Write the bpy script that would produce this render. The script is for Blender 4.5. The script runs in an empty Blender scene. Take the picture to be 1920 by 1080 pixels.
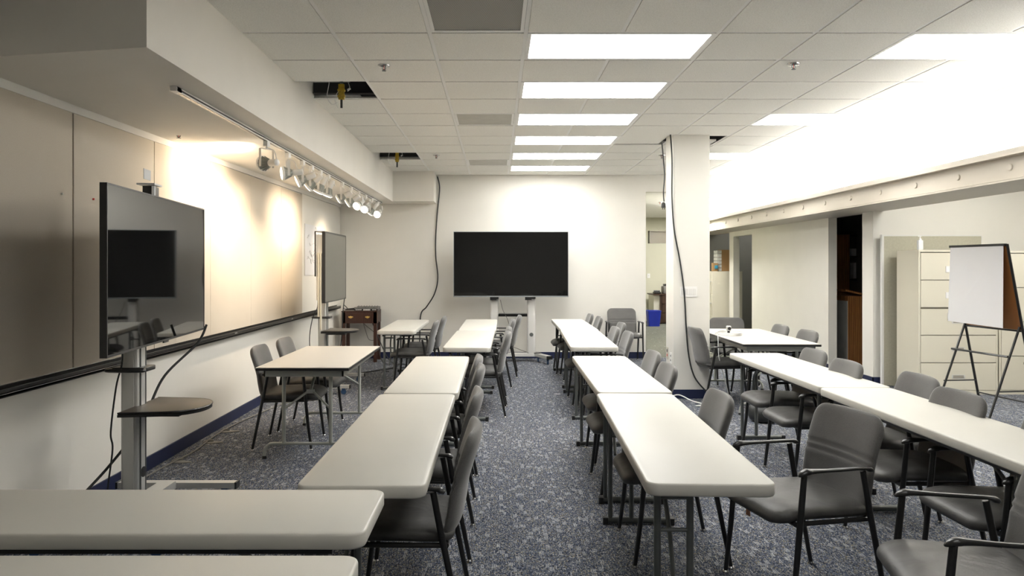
import bpy, math, random
from mathutils import Vector, Matrix
random.seed(7)
S = bpy.context.scene
C = S.collection
PI = math.pi

# ------------------------------------------------------------ camera
F = 1373.0; VX, VY = 931.0, 500.0; CH = 1.475
cam_d = bpy.data.cameras.new('camera')
cam = bpy.data.objects.new('camera', cam_d); C.objects.link(cam)
cam.location = (0, 0, CH); cam.rotation_euler = (PI/2, 0, 0)
cam_d.sensor_width = 36.0; cam_d.lens = 36.0*F/1920.0
cam_d.shift_x = (960-VX)/1920.0; cam_d.shift_y = -(540-VY)/1920.0
cam_d.clip_start = 0.05; cam_d.clip_end = 100
S.camera = cam
S.view_settings.view_transform = 'Standard'
S.view_settings.look = 'None'
S.view_settings.gamma = 1
S.view_settings.use_curve_mapping = False
S.view_settings.exposure = 1.52
w = bpy.data.worlds.new('world'); S.world = w; w.use_nodes = True
w.node_tree.nodes['Background'].inputs[0].default_value = (0.02, 0.02, 0.02, 1)
w.node_tree.nodes['Background'].inputs[1].default_value = 0.3
PANEL_E = 6.6      # emission of the ceiling troffers
RIGHT_E = 5.0
ADDED_STRIP_E = 62.0  # emission of the unseen strip added on the beam
SPOT_W = 20.0

# ------------------------------------------------------------ materials
def newmat(name):
    m = bpy.data.materials.new(name); m.use_nodes = True
    nt = m.node_tree; b = nt.nodes['Principled BSDF']
    return m, nt, b
def mat(name, col, rough=0.6, metal=0.0, bump=0.0, bscale=200.0, vary=0.0, vscale=3.0, coat=0.0, sheen=0.0, spec=0.5):
    m, nt, b = newmat(name)
    b.inputs['Roughness'].default_value = rough
    b.inputs['Metallic'].default_value = metal
    b.inputs['Specular IOR Level'].default_value = spec
    b.inputs['Coat Weight'].default_value = coat
    b.inputs['Sheen Weight'].default_value = sheen
    tc = nt.nodes.new('ShaderNodeTexCoord')
    n = nt.nodes.new('ShaderNodeTexNoise'); n.inputs['Scale'].default_value = vscale; n.inputs['Detail'].default_value = 5
    nt.links.new(tc.outputs['Object'], n.inputs['Vector'])
    mr = nt.nodes.new('ShaderNodeMapRange')
    mr.inputs[1].default_value = 0.3; mr.inputs[2].default_value = 0.7
    mr.inputs[3].default_value = 1-vary; mr.inputs[4].default_value = 1+vary
    nt.links.new(n.outputs['Fac'], mr.inputs[0])
    mx = nt.nodes.new('ShaderNodeVectorMath'); mx.operation = 'SCALE'
    mx.inputs[0].default_value = col[:3]
    nt.links.new(mr.outputs[0], mx.inputs['Scale'])
    nt.links.new(mx.outputs[0], b.inputs['Base Color'])
    if bump > 0:
        n2 = nt.nodes.new('ShaderNodeTexNoise'); n2.inputs['Scale'].default_value = bscale; n2.inputs['Detail'].default_value = 3
        nt.links.new(tc.outputs['Object'], n2.inputs['Vector'])
        bp = nt.nodes.new('ShaderNodeBump'); bp.inputs['Strength'].default_value = bump; bp.inputs['Distance'].default_value = 0.002
        nt.links.new(n2.outputs['Fac'], bp.inputs['Height']); nt.links.new(bp.outputs[0], b.inputs['Normal'])
    return m
def emit(name, col, e):
    m, nt, b = newmat(name)
    b.inputs['Base Color'].default_value = (.8, .8, .8, 1)
    b.inputs['Emission Color'].default_value = (*col, 1)
    b.inputs['Emission Strength'].default_value = e
    return m

M = {}
M['wall'] = mat('wall_paint', (.74, .72, .665), .75, bump=.15, bscale=120, vary=.015)
M['wall_olive'] = mat('back_room_paint', (.60, .585, .46), .75, bump=.1, vary=.02)
M['wall_grey'] = mat('grey_paint', (.22, .215, .195), .8, vary=.03)
M['soffit'] = mat('soffit_paint', (.78, .75, .69), .7, bump=.1, bscale=80, vary=.02)
M['beam'] = mat('beam_paint', (.50, .46, .395), .45, vary=.02)
M['navy'] = mat('navy_vinyl', (.011, .017, .058), .4, vary=.05)
M['tabletop'] = mat('table_plastic', (.62, .605, .55), .45, bump=.08, bscale=400, vary=.015)
M['laminate'] = mat('laminate', (.63, .605, .56), .36, vary=.01)
M['black'] = mat('black_metal', (.010, .010, .010), .35, vary=.05, coat=.2)
M['blackplastic'] = mat('black_plastic', (.018, .018, .018), .28, vary=.05)
M['legmetal'] = mat('grey_green_metal', (.13, .14, .135), .38, metal=.35, vary=.05)
M['palemetal'] = mat('pale_grey_metal', (.42, .43, .39), .4, metal=.2, vary=.03)
M['chrome'] = mat('chrome', (.6, .6, .6), .2, metal=1, vary=.02)
M['alu'] = mat('brushed_aluminium', (.62, .62, .60), .38, metal=.55, vary=.03)
M['white'] = mat('white_plastic', (.84, .83, .80), .4, vary=.01)
M['whitegloss'] = mat('white_powdercoat', (.70, .69, .66), .35, vary=.01)
M['cab'] = mat('cabinet_enamel', (.64, .605, .50), .42, vary=.01)
M['cabshade'] = mat('cabinet_painted_shade', (.30, .28, .235), .6)  # enamel darkened to carry the shade of gaps and recesses
M['screen'] = mat('tv_glass', (.006, .006, .006), .03, vary=.05, spec=.6)
M['bezel'] = mat('tv_bezel', (.03, .03, .032), .35, metal=.3)
M['silverbezel'] = mat('silver_bezel', (.35, .38, .40), .3, metal=.6)
M['greyboard'] = mat('grey_screen', (.17, .165, .142), .45, bump=.2, bscale=500, vary=.02)
M['tray'] = mat('brown_grey_tray', (.10, .085, .068), .4, vary=.05)
M['paper'] = mat('paper', (.74, .735, .74), .8, vary=.01)
M['tackboard'] = mat('tackboard_fabric', (.44, .42, .33), .95, bump=.6, bscale=600, vary=.05, vscale=40)
M['brownboard'] = mat('hardboard', (.33, .13, .035), .55, vary=.08, vscale=6)
M['cord'] = mat('black_cord', (.02, .022, .022), .5)
M['cordgrey'] = mat('grey_cord', (.20, .19, .17), .6)
M['cordwhite'] = mat('white_cord', (.75, .75, .73), .45)
M['brass'] = mat('brass', (.75, .52, .18), .25, metal=1)
M['blue'] = mat('blue_plastic', (.015, .035, .42), .4)
M['red'] = mat('red_plastic', (.55, .02, .02), .4)
M['yellow'] = mat('yellow_plastic', (.45, .30, .02), .5, vary=.2, vscale=60)
M['darkroom'] = mat('unlit_room_shade', (.07, .07, .06), .8)  # dark wall colour stands in for the shade of an unlit room
M['plenum'] = mat('dark_plenum', (.02, .02, .02), .9)
M['amber'] = mat('brown_tag', (.45, .22, .12), .6)
M['clear'] = mat('clear_plastic', (.72, .74, .76), .15, vary=.05)
M['drawerplastic'] = mat('frosted_drawers', (.55, .55, .52), .3, vary=.15, vscale=20)
M['cardboard'] = mat('cardboard', (.32, .19, .08), .8, vary=.1)
M['teal'] = mat('teal_plastic', (.03, .25, .38), .4)
M['ink'] = mat('ink', (.04, .04, .05), .6)
M['caster'] = mat('blue_wheel', (.03, .08, .18), .4)
M['bulb'] = emit('bulb_glass', (1, .93, .80), 5.0)
M['diffuser'] = emit('light_diffuser', (1, .985, .95), PANEL_E)
M['diffuser_dim'] = emit('light_diffuser_soft', (1, .985, .95), RIGHT_E)
M['far_fill'] = emit('added_far_fill', (1, .985, .95), 30.0)  # glow of the unseen lights added in the far room
M['weak_fill'] = emit('added_weak_fill', (1, .985, .95), 3.0)  # weak fill, added unseen behind the camera and over the nook
M['alcove_fill'] = emit('added_alcove_fill', (1, .985, .93), 12.0)  # glow of the unseen lights added over the cabinets
M['cove'] = emit('added_strip_glow', (1, .98, .94), ADDED_STRIP_E)

def wood(name, c1, c2, scale=6, rough=.4, axis='Z'):
    m, nt, b = newmat(name)
    tc = nt.nodes.new('ShaderNodeTexCoord'); mp = nt.nodes.new('ShaderNodeMapping')
    mp.inputs['Scale'].default_value = {'Z': (scale, scale, scale*.12), 'X': (scale*.12, scale, scale)}[axis]
    nt.links.new(tc.outputs['Object'], mp.inputs[0])
    n = nt.nodes.new('ShaderNodeTexNoise'); n.inputs['Scale'].default_value = 2; n.inputs['Detail'].default_value = 6
    n.inputs['Distortion'].default_value = 1.5
    wv = nt.nodes.new('ShaderNodeTexWave'); wv.inputs['Scale'].default_value = 2.2; wv.inputs['Distortion'].default_value = 6; wv.inputs['Detail'].default_value = 4
    nt.links.new(mp.outputs[0], n.inputs[0]); nt.links.new(mp.outputs[0], wv.inputs[0])
    ad = nt.nodes.new('ShaderNodeMath'); ad.operation = 'MULTIPLY'
    nt.links.new(n.outputs['Fac'], ad.inputs[0]); nt.links.new(wv.outputs['Fac'], ad.inputs[1])
    cr = nt.nodes.new('ShaderNodeValToRGB')
    cr.color_ramp.elements[0].color = (*c1, 1); cr.color_ramp.elements[1].color = (*c2, 1); cr.color_ramp.elements[1].position = .6
    nt.links.new(ad.outputs[0], cr.inputs[0]); nt.links.new(cr.outputs[0], b.inputs['Base Color'])
    b.inputs['Roughness'].default_value = rough
    return m
M['darkwood'] = wood('dark_cherry_wood', (.035, .012, .007), (.075, .028, .015))
M['oak'] = wood('oak_veneer', (.16, .06, .015), (.40, .17, .05), 5)
M['deskwood'] = wood('desk_wood', (.04, .02, .012), (.09, .05, .03))

def fabric_grey():
    m, nt, b = newmat('grey_chair_fabric')
    tc = nt.nodes.new('ShaderNodeTexCoord')
    n = nt.nodes.new('ShaderNodeTexNoise'); n.inputs['Scale'].default_value = 350; n.inputs['Detail'].default_value = 2
    n2 = nt.nodes.new('ShaderNodeTexNoise'); n2.inputs['Scale'].default_value = 5; n2.inputs['Detail'].default_value = 4
    nt.links.new(tc.outputs['Object'], n.inputs[0]); nt.links.new(tc.outputs['Object'], n2.inputs[0])
    mx = nt.nodes.new('ShaderNodeMix'); mx.data_type = 'FLOAT'; mx.inputs[0].default_value = .45
    nt.links.new(n.outputs['Fac'], mx.inputs[2]); nt.links.new(n2.outputs['Fac'], mx.inputs[3])
    cr = nt.nodes.new('ShaderNodeValToRGB')
    cr.color_ramp.elements[0].position = .3; cr.color_ramp.elements[1].position = .7
    cr.color_ramp.elements[0].color = (.080, .078, .075, 1); cr.color_ramp.elements[1].color = (.145, .141, .135, 1)
    nt.links.new(mx.outputs[0], cr.inputs[0]); nt.links.new(cr.outputs[0], b.inputs['Base Color'])
    b.inputs['Roughness'].default_value = .75; b.inputs['Sheen Weight'].default_value = .35; b.inputs['Sheen Roughness'].default_value = .4
    bp = nt.nodes.new('ShaderNodeBump'); bp.inputs['Strength'].default_value = .25; bp.inputs['Distance'].default_value = .002
    nt.links.new(n.outputs['Fac'], bp.inputs['Height']); nt.links.new(bp.outputs[0], b.inputs['Normal'])
    return m
M['fabric'] = fabric_grey()
def vinyl():
    m, nt, b = newmat('grey_seat_vinyl')
    tc = nt.nodes.new('ShaderNodeTexCoord')
    n = nt.nodes.new('ShaderNodeTexNoise'); n.inputs['Scale'].default_value = 9; n.inputs['Detail'].default_value = 5; n.inputs['Distortion'].default_value = .6
    nt.links.new(tc.outputs['Object'], n.inputs[0])
    cr = nt.nodes.new('ShaderNodeValToRGB')
    cr.color_ramp.elements[0].position = .3; cr.color_ramp.elements[1].position = .75
    cr.color_ramp.elements[0].color = (.050, .048, .045, 1); cr.color_ramp.elements[1].color = (.085, .083, .078, 1)
    nt.links.new(n.outputs['Fac'], cr.inputs[0]); nt.links.new(cr.outputs[0], b.inputs['Base Color'])
    b.inputs['Roughness'].default_value = .48
    bp = nt.nodes.new('ShaderNodeBump'); bp.inputs['Strength'].default_value = .35; bp.inputs['Distance'].default_value = .01
    nt.links.new(n.outputs['Fac'], bp.inputs['Height']); nt.links.new(bp.outputs[0], b.inputs['Normal'])
    return m
M['vinyl'] = vinyl()

def carpet(name, cols, fleck=.93, fleckcol=(.55, .56, .58)):
    m, nt, b = newmat(name)
    N = nt.nodes.new; L = nt.links.new
    geo = N('ShaderNodeNewGeometry'); sep = N('ShaderNodeSeparateXYZ'); L(geo.outputs['Position'], sep.inputs[0])
    def mth(op, a, bb=None):
        n = N('ShaderNodeMath'); n.operation = op
        for i, v in enumerate((a, bb)):
            if v is None: continue
            if isinstance(v, (int, float)): n.inputs[i].default_value = v
            else: L(v, n.inputs[i])
        return n.outputs[0]
    # yarn speckle
    ux = mth('FLOOR', mth('DIVIDE', sep.outputs[0], .0045)); uy = mth('FLOOR', mth('DIVIDE', sep.outputs[1], .009))
    cb = N('ShaderNodeCombineXYZ'); L(ux, cb.inputs[0]); L(uy, cb.inputs[1])
    wn = N('ShaderNodeTexWhiteNoise'); wn.noise_dimensions = '2D'; L(cb.outputs[0], wn.inputs['Vector'])
    cr = N('ShaderNodeValToRGB'); cr.color_ramp.interpolation = 'CONSTANT'
    els = cr.color_ramp.elements
    while len(els) < len(cols): els.new(.5)
    for i, (p, c) in enumerate(cols): els[i].position = p; els[i].color = (*c, 1)
    L(wn.outputs['Value'], cr.inputs[0])
    # dashes along the pile, in staggered pairs
    fx = mth('FLOOR', mth('DIVIDE', sep.outputs[0], .0040))
    w1 = N('ShaderNodeTexWhiteNoise'); w1.noise_dimensions = '1D'; L(mth('FLOOR', mth('DIVIDE', fx, 5)), w1.inputs['W'])
    fyy = mth('ADD', mth('DIVIDE', sep.outputs[1], .058), w1.outputs['Value']); fy = mth('FLOOR', fyy)
    pc = N('ShaderNodeCombineXYZ'); L(mth('FLOOR', mth('DIVIDE', fx, 5)), pc.inputs[0]); L(fy, pc.inputs[1])
    w2 = N('ShaderNodeTexWhiteNoise'); w2.noise_dimensions = '2D'; L(pc.outputs[0], w2.inputs['Vector'])
    odd = mth('MODULO', mth('ABSOLUTE', fx), 2)
    d = mth('MULTIPLY', mth('GREATER_THAN', w2.outputs['Value'], 1-(1-fleck)*1.5), mth('GREATER_THAN', odd, .5))
    pc3 = N('ShaderNodeCombineXYZ'); L(fx, pc3.inputs[0]); L(fy, pc3.inputs[1]); pc3.inputs[2].default_value = 3
    w3 = N('ShaderNodeTexWhiteNoise'); w3.noise_dimensions = '3D'; L(pc3.outputs[0], w3.inputs['Vector'])
    d = mth('MULTIPLY', mth('MAXIMUM', d, mth('GREATER_THAN', w3.outputs['Value'], fleck+.055)), mth('LESS_THAN', mth('FRACT', fyy), .8))
    mx = N('ShaderNodeMix'); mx.data_type = 'RGBA'; L(mth('MULTIPLY', d, .6), mx.inputs[0]); L(cr.outputs[0], mx.inputs[6]); mx.inputs[7].default_value = (*fleckcol, 1)
    # slow wear variation
    nz = N('ShaderNodeTexNoise'); nz.inputs['Scale'].default_value = 1.3; nz.inputs['Detail'].default_value = 3; L(geo.outputs['Position'], nz.inputs[0])
    mr = N('ShaderNodeMapRange'); mr.inputs[3].default_value = .85; mr.inputs[4].default_value = 1.15; L(nz.outputs['Fac'], mr.inputs[0])
    vm = N('ShaderNodeVectorMath'); vm.operation = 'SCALE'; L(mx.outputs[2], vm.inputs[0]); L(mr.outputs[0], vm.inputs['Scale'])
    L(vm.outputs[0], b.inputs['Base Color'])
    b.inputs['Roughness'].default_value = .95; b.inputs['Specular IOR Level'].default_value = .1
    bp = N('ShaderNodeBump'); bp.inputs['Strength'].default_value = .4; bp.inputs['Distance'].default_value = .003
    L(wn.outputs['Value'], bp.inputs['Height']); L(bp.outputs[0], b.inputs['Normal'])
    return m
M['carpet'] = carpet('blue_grey_carpet', [(0, (.025, .032, .05)), (.20, (.065, .080, .12)), (.44, (.12, .135, .17)), (.68, (.18, .185, .19)), (.84, (.22, .195, .14)), (.92, (.36, .36, .36))])
M['carpet2'] = carpet('olive_grey_carpet', [(0, (.09, .095, .08)), (.3, (.13, .135, .11)), (.6, (.17, .17, .14)), (.85, (.2, .2, .17))], fleck=.99)

def tile_mat():
    m, nt, b = newmat('ceiling_tile')
    tc = nt.nodes.new('ShaderNodeTexCoord')
    n = nt.nodes.new('ShaderNodeTexNoise'); n.inputs['Scale'].default_value = 160; n.inputs['Detail'].default_value = 3
    nt.links.new(tc.outputs['Object'], n.inputs[0])
    cr = nt.nodes.new('ShaderNodeValToRGB'); cr.color_ramp.elements[0].position = .32; cr.color_ramp.elements[1].position = .6
    cr.color_ramp.elements[0].color = (.74, .725, .67, 1); cr.color_ramp.elements[1].color = (.88, .865, .81, 1)
    nt.links.new(n.outputs['Fac'], cr.inputs[0]); nt.links.new(cr.outputs[0], b.inputs['Base Color'])
    b.inputs['Roughness'].default_value = .9
    bp = nt.nodes.new('ShaderNodeBump'); bp.inputs['Strength'].default_value = .5; bp.inputs['Distance'].default_value = .003
    nt.links.new(n.outputs['Fac'], bp.inputs['Height']); nt.links.new(bp.outputs[0], b.inputs['Normal'])
    return m
M['tile'] = tile_mat()
def grille():
    m, nt, b = newmat('perforated_grille')
    tc = nt.nodes.new('ShaderNodeTexCoord'); mp = nt.nodes.new('ShaderNodeMapping'); mp.inputs['Rotation'].default_value = (0, 0, .5)
    nt.links.new(tc.outputs['Object'], mp.inputs[0])
    wv = nt.nodes.new('ShaderNodeTexWave'); wv.inputs['Scale'].default_value = 28; wv.inputs['Distortion'].default_value = .3
    nt.links.new(mp.outputs[0], wv.inputs[0])
    cr = nt.nodes.new('ShaderNodeValToRGB'); cr.color_ramp.elements[0].color = (.10, .10, .09, 1); cr.color_ramp.elements[1].color = (.48, .47, .42, 1)
    nt.links.new(wv.outputs['Fac'], cr.inputs[0]); nt.links.new(cr.outputs[0], b.inputs['Base Color'])
    b.inputs['Roughness'].default_value = .6
    return m
M['grille'] = grille()
M['ventplain'] = mat('vent_enamel', (.50, .485, .43), .6, vary=.06, vscale=8)
def panel_fabric():
    m, nt, b = newmat('wall_panel_fabric')
    tc = nt.nodes.new('ShaderNodeTexCoord')
    n = nt.nodes.new('ShaderNodeTexNoise'); n.inputs['Scale'].default_value = 260; n.inputs['Detail'].default_value = 2
    n2 = nt.nodes.new('ShaderNodeTexNoise'); n2.inputs['Scale'].default_value = 1.1; n2.inputs['Detail'].default_value = 5
    nt.links.new(tc.outputs['Object'], n.inputs[0]); nt.links.new(tc.outputs['Object'], n2.inputs[0])
    mx = nt.nodes.new('ShaderNodeMix'); mx.data_type = 'FLOAT'; mx.inputs[0].default_value = .5
    nt.links.new(n.outputs['Fac'], mx.inputs[2]); nt.links.new(n2.outputs['Fac'], mx.inputs[3])
    cr = nt.nodes.new('ShaderNodeValToRGB'); cr.color_ramp.elements[0].position = .3; cr.color_ramp.elements[1].position = .7
    cr.color_ramp.elements[0].color = (.50, .445, .365, 1); cr.color_ramp.elements[1].color = (.60, .55, .47, 1)
    nt.links.new(mx.outputs[0], cr.inputs[0]); nt.links.new(cr.outputs[0], b.inputs['Base Color'])
    b.inputs['Roughness'].default_value = .8
    return m
M['panel'] = panel_fabric()

# ------------------------------------------------------------ mesh helpers
class MB:
    def __init__(s): s.v = []; s.f = []
    def add(s, vs, fs, m=None):
        o = len(s.v)
        s.v += [tuple(m @ Vector(p)) if m else tuple(p) for p in vs]
        s.f += [tuple(i+o for i in f) for f in fs]
        return s
    def box(s, x0, x1, y0, y1, z0, z1, m=None):
        vs = [(x0, y0, z0), (x1, y0, z0), (x1, y1, z0), (x0, y1, z0), (x0, y0, z1), (x1, y0, z1), (x1, y1, z1), (x0, y1, z1)]
        return s.add(vs, [(0, 3, 2, 1), (4, 5, 6, 7), (0, 1, 5, 4), (1, 2, 6, 5), (2, 3, 7, 6), (3, 0, 4, 7)], m)
    def prism(s, pts, z0, z1, m=None, bev=0.0):
        """outline (x,y) extruded along z, optional bevel of top and bottom edges"""
        n = len(pts)
        a = sum(pts[i][0]*pts[(i+1) % n][1]-pts[(i+1) % n][0]*pts[i][1] for i in range(n))
        if a < 0: pts = pts[::-1]
        if z0 > z1: z0, z1 = z1, z0
        def inset(d):
            out = []
            for i in range(n):
                p = Vector(pts[i-1]); q = Vector(pts[i]); r = Vector(pts[(i+1) % n])
                e1 = (q-p).normalized(); e2 = (r-q).normalized()
                n1 = Vector((-e1.y, e1.x)); n2 = Vector((-e2.y, e2.x)); nn = (n1+n2)
                if nn.length < 1e-6: nn = n1
                nn.normalize(); out.append(tuple(q+nn*d/max(.5, nn.dot(n1))))
            return out
        if bev > 0:
            rings = [(bev, z0), (bev*.3, z0+bev*.3), (0, z0+bev), (0, z1-bev), (bev*.3, z1-bev*.3), (bev, z1)]
        else: rings = [(0, z0), (0, z1)]
        vs = []
        for d, z in rings:
            for p in (inset(d) if d else pts): vs.append((p[0], p[1], z))
        fs = [tuple(range(n-1, -1, -1)), tuple(range((len(rings)-1)*n, len(rings)*n))]
        for k in range(len(rings)-1):
            for i in range(n):
                j = (i+1) % n
                fs.append((k*n+i, k*n+j, (k+1)*n+j, (k+1)*n+i))
        return s.add(vs, fs, m)
    def tube(s, path, r, n=10, m=None, cap=True, flat=1.0):
        P = [Vector(p) for p in path]; R = r if isinstance(r, (list, tuple)) else [r]*len(P)
        vs = []; fs = []; up = None
        for i, p in enumerate(P):
            t = (P[min(i+1, len(P)-1)]-P[max(i-1, 0)]).normalized()
            if up is None:
                up = Vector((0, 0, 1)) if abs(t.z) < .9 else Vector((0, 1, 0))
            u = (up-t*up.dot(t)).normalized(); up = u; v = t.cross(u)
            for k in range(n):
                a = 2*PI*k/n; vs.append(tuple(p+(u*math.cos(a)*flat+v*math.sin(a))*R[i]))
        for i in range(len(P)-1):
            for k in range(n):
                k2 = (k+1) % n; fs.append((i*n+k, i*n+k2, (i+1)*n+k2, (i+1)*n+k))
        if cap: fs.append(tuple(range(n-1, -1, -1))); fs.append(tuple(range((len(P)-1)*n, len(P)*n)))
        return s.add(vs, fs, m)
    def lathe(s, prof, n=20, m=None):
        vs = []; fs = []
        for r, z in prof:
            for k in range(n):
                a = 2*PI*k/n; vs.append((r*math.cos(a), r*math.sin(a), z))
        for i in range(len(prof)-1):
            for k in range(n):
                k2 = (k+1) % n; fs.append((i*n+k, i*n+k2, (i+1)*n+k2, (i+1)*n+k))
        fs.append(tuple(range(n-1, -1, -1))); fs.append(tuple(range((len(prof)-1)*n, len(prof)*n)))
        return s.add(vs, fs, m)
    def build(s, name, m, parent=None, smooth=True, angle=35):
        me = bpy.data.meshes.new(name); me.from_pydata(s.v, [], s.f)
        if smooth:
            me.polygons.foreach_set('use_smooth', [True]*len(me.polygons))
            me.set_sharp_from_angle(angle=math.radians(angle))
        me.materials.append(M[m] if isinstance(m, str) else m); me.update()
        o = bpy.data.objects.new(name, me); C.objects.link(o)
        if parent: o.parent = parent
        return o
def rrect(w, d, r, n=6, cx=0, cy=0):
    pts = []
    for (sx, sy, a0) in ((1, 1, 0), (-1, 1, 90), (-1, -1, 180), (1, -1, 270)):
        for k in range(n+1):
            a = math.radians(a0+90*k/n)
            pts.append((cx+sx*(w/2-r)+r*math.cos(a), cy+sy*(d/2-r)+r*math.sin(a)))
    return pts
def smooth_path(pts, k=6):
    P = [Vector(p) for p in pts]; out = []
    for i in range(len(P)-1):
        p0 = P[max(i-1, 0)]; p1 = P[i]; p2 = P[i+1]; p3 = P[min(i+2, len(P)-1)]
        for j in range(k):
            t = j/k
            out.append(.5*((2*p1)+(p2-p0)*t+(2*p0-5*p1+4*p2-p3)*t*t+(3*p1-p0-3*p2+p3)*t*t*t))
    out.append(P[-1]); return out
def thing(name, label, cat, loc=(0, 0, 0), rz=0, group=None):
    o = bpy.data.objects.new(name, None); C.objects.link(o); o.empty_display_size = .1
    o.location = loc; o.rotation_euler = (0, 0, rz); o['label'] = label; o['category'] = cat
    if group: o['group'] = group
    return o
def tag(o, label, cat, group=None, kind=None):
    o['label'] = label; o['category'] = cat
    if group: o['group'] = group
    if kind: o['kind'] = kind
    return o
def struct(name, mb, m, parent=None, smooth=False):
    o = mb.build(name, m, parent, smooth=smooth)
    if not parent: o['kind'] = 'structure'
    return o
def T(x, y, z, rz=0, rx=0, ry=0):
    return Matrix.Translation((x, y, z)) @ Matrix.Rotation(rz, 4, 'Z') @ Matrix.Rotation(ry, 4, 'Y') @ Matrix.Rotation(rx, 4, 'X')
def dup(root, loc, rz, label, group=None):
    r = root.copy(); C.objects.link(r); r.location = loc; r.rotation_euler = (0, 0, rz); r['label'] = label
    if group: r['group'] = group
    for ch in list(root.children):
        c = ch.copy(); C.objects.link(c); c.parent = r
        for g in ch.children:
            d = g.copy(); C.objects.link(d); d.parent = c
    return r

# ------------------------------------------------------------ room shell
ZC = 2.955; BW = 11.8; LW = -2.53; UX = 4.19; RX = 4.69; BEH = -3.0
b = MB(); b.box(LW-.1, 7.2, BEH-.1, BW+.1, -.1, 0); struct('floor', b, 'carpet')
b = MB(); b.box(2.3, 7.2, BW+.1, 20.0, -.1, 0); struct('floor.001', b, 'carpet2')
b = MB(); b.box(LW-.15, LW, BEH, BW, 0, 2.6); struct('wall_left', b, 'wall')
b = MB(); b.box(LW-.15, 2.406, BW, BW+.15, 0, 3.6)
b.box(2.406, UX, BW, BW+.15, 2.68, 3.6); struct('wall_back', b, 'wall')
b = MB(); b.box(LW-.15, 7.2, BEH-.15, BEH, 0, 3.6); struct('wall_front', b, 'wall')
# upper wall on the beam, right
b = MB(); b.box(UX, UX+.12, BEH, 16.0, 2.385, 3.6); struct('wall_right', b, 'white')
# lower right walls
b = MB()
b.box(RX, RX+.12, 10.35, 13.45, 0, 2.9)
b.box(RX, RX+.12, 13.45, 14.5, 2.07, 2.9)
b.box(RX, RX+.12, 14.5, 14.75, 0, 2.9)
b.box(RX, RX+.12, 9.12, 9.39, 0, 2.9)
b.box(RX+.12, 7.2, 9.12, 9.24, 0, 2.96)
struct('wall_right.001', b, 'wall')
b = MB(); b.box(7.1, 7.2, BEH, 9.12, 0, 2.96); struct('wall_right.002', b, 'wall')
b = MB(); b.box(UX+.12, 7.1, BEH, 9.12, 2.955, 3.0); struct('ceiling.002', b, 'white')
# dark store room behind the slot
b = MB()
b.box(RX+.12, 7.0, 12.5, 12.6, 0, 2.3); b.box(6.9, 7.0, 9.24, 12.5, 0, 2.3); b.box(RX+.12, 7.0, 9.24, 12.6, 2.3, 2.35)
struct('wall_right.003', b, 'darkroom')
# grey nook wall and corridor wall
b = MB(); b.box(4.2, 7.0, 16.0, 16.1, 0, 2.8); b.box(RX+1.2, RX+1.3, 11.0, 16.0, 0, 2.8); struct('wall_right.004', b, 'wall_grey')
# room beyond the opening
b = MB(); b.box(2.3, 7.2, 19.8, 19.95, 0, 2.9); b.box(2.3, 2.406, BW+.15, 19.8, 0, 2.9); b.box(7.1, 7.2, 11.0, 19.8, 0, 2.9); struct('wall_back.001', b, 'wall_olive')
b = MB(); b.box(2.3, 7.2, BW+.15, 19.8, 2.80, 2.86); struct('ceiling.003', b, 'white')
# soffit (underside drops a little towards the wall at the near end)
SX = -1.607; SY = 3.363; SZ = 2.483
b = MB()
vs = [(LW, SY, 2.425), (SX, SY, SZ), (SX, BW, SZ), (LW, BW, SZ), (LW, SY, 3.5), (SX, SY, 3.5), (SX, BW, 3.5), (LW, BW, 3.5)]
b.add(vs, [(0, 3, 2, 1), (4, 5, 6, 7), (0, 1, 5, 4), (1, 2, 6, 5), (2, 3, 7, 6), (3, 0, 4, 7)])
b.box(SX, -.969, 11.33, BW, SZ+.005, 3.5)
struct('wall_left.001', b, 'soffit')
# near end: higher ceiling left of the soffit line is not seen, close it
b = MB(); b.box(LW, SX-.03, BEH, SY, 2.955, 3.0); struct('ceiling.004', b, 'tile')

# ceiling tiles: grid
G = .6096; X0 = .186; Y0 = 4.62
xs = [SX-.03]+[X0+G*k for k in range(-2, 7)]+[UX]
lights = {(r, 0) for r in (-8, -5, 0, 2, 4, 6, 8, 10)}   # wide lights at X0..X0+2G
rlights = (0, 4, 8)
holes = {(2, 0), (8, 0)}      # column index 0 = leftmost column
vents = {-1: 'g', 4: 'p', 9: 'p'}
tiles = MB(); grid = MB(); TH = .018
def tile(x0, x1, y0, y1, dz=0):
    g = .014
    tiles.box(x0+g, x1-g, y0+g, y1-g, ZC-.004+dz, ZC+TH+dz)
    tiles.box(x0+.004, x1-.004, y0+.004, y1-.004, ZC+.0045+dz, ZC+TH+dz)
rows = range(-12, 12)
for r in rows:
    ya = Y0+G*r; yb = min(Y0+G*(r+1), BW)
    for c in range(len(xs)-1):
        xa, xb = xs[c], xs[c+1]
        if xb-xa < .05: continue
        if (r, c) in holes: continue
        if c in (3, 4) and (r, 0) in lights: continue
        if c in (7, 8) and r in rlights: continue
        if c == 2 and r in vents: continue
        if c == 6 and r == 6:   # cut tile around the column
            tiles.box(2.01+.01, 2.58, 8.60, yb-.01, ZC, ZC+TH); continue
        if c == 5 and r == 6:
            tiles.box(xa+.01, 1.96, ya+.035, yb-.01, ZC+.008, ZC+TH+.02); continue
        if ya < BEH: ya = BEH
        tile(xa, xb, ya, yb)
ceil = struct('ceiling', tiles, 'tile')
for r in rows:
    y = Y0+G*r
    if y < BEH: continue
    grid.box(xs[0], xs[5] if r == 6 else xs[-1], y-.012, y+.012, ZC, ZC+.003)
    if r == 6: grid.box(2.42, xs[-1], y-.012, y+.012, ZC, ZC+.003)
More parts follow.
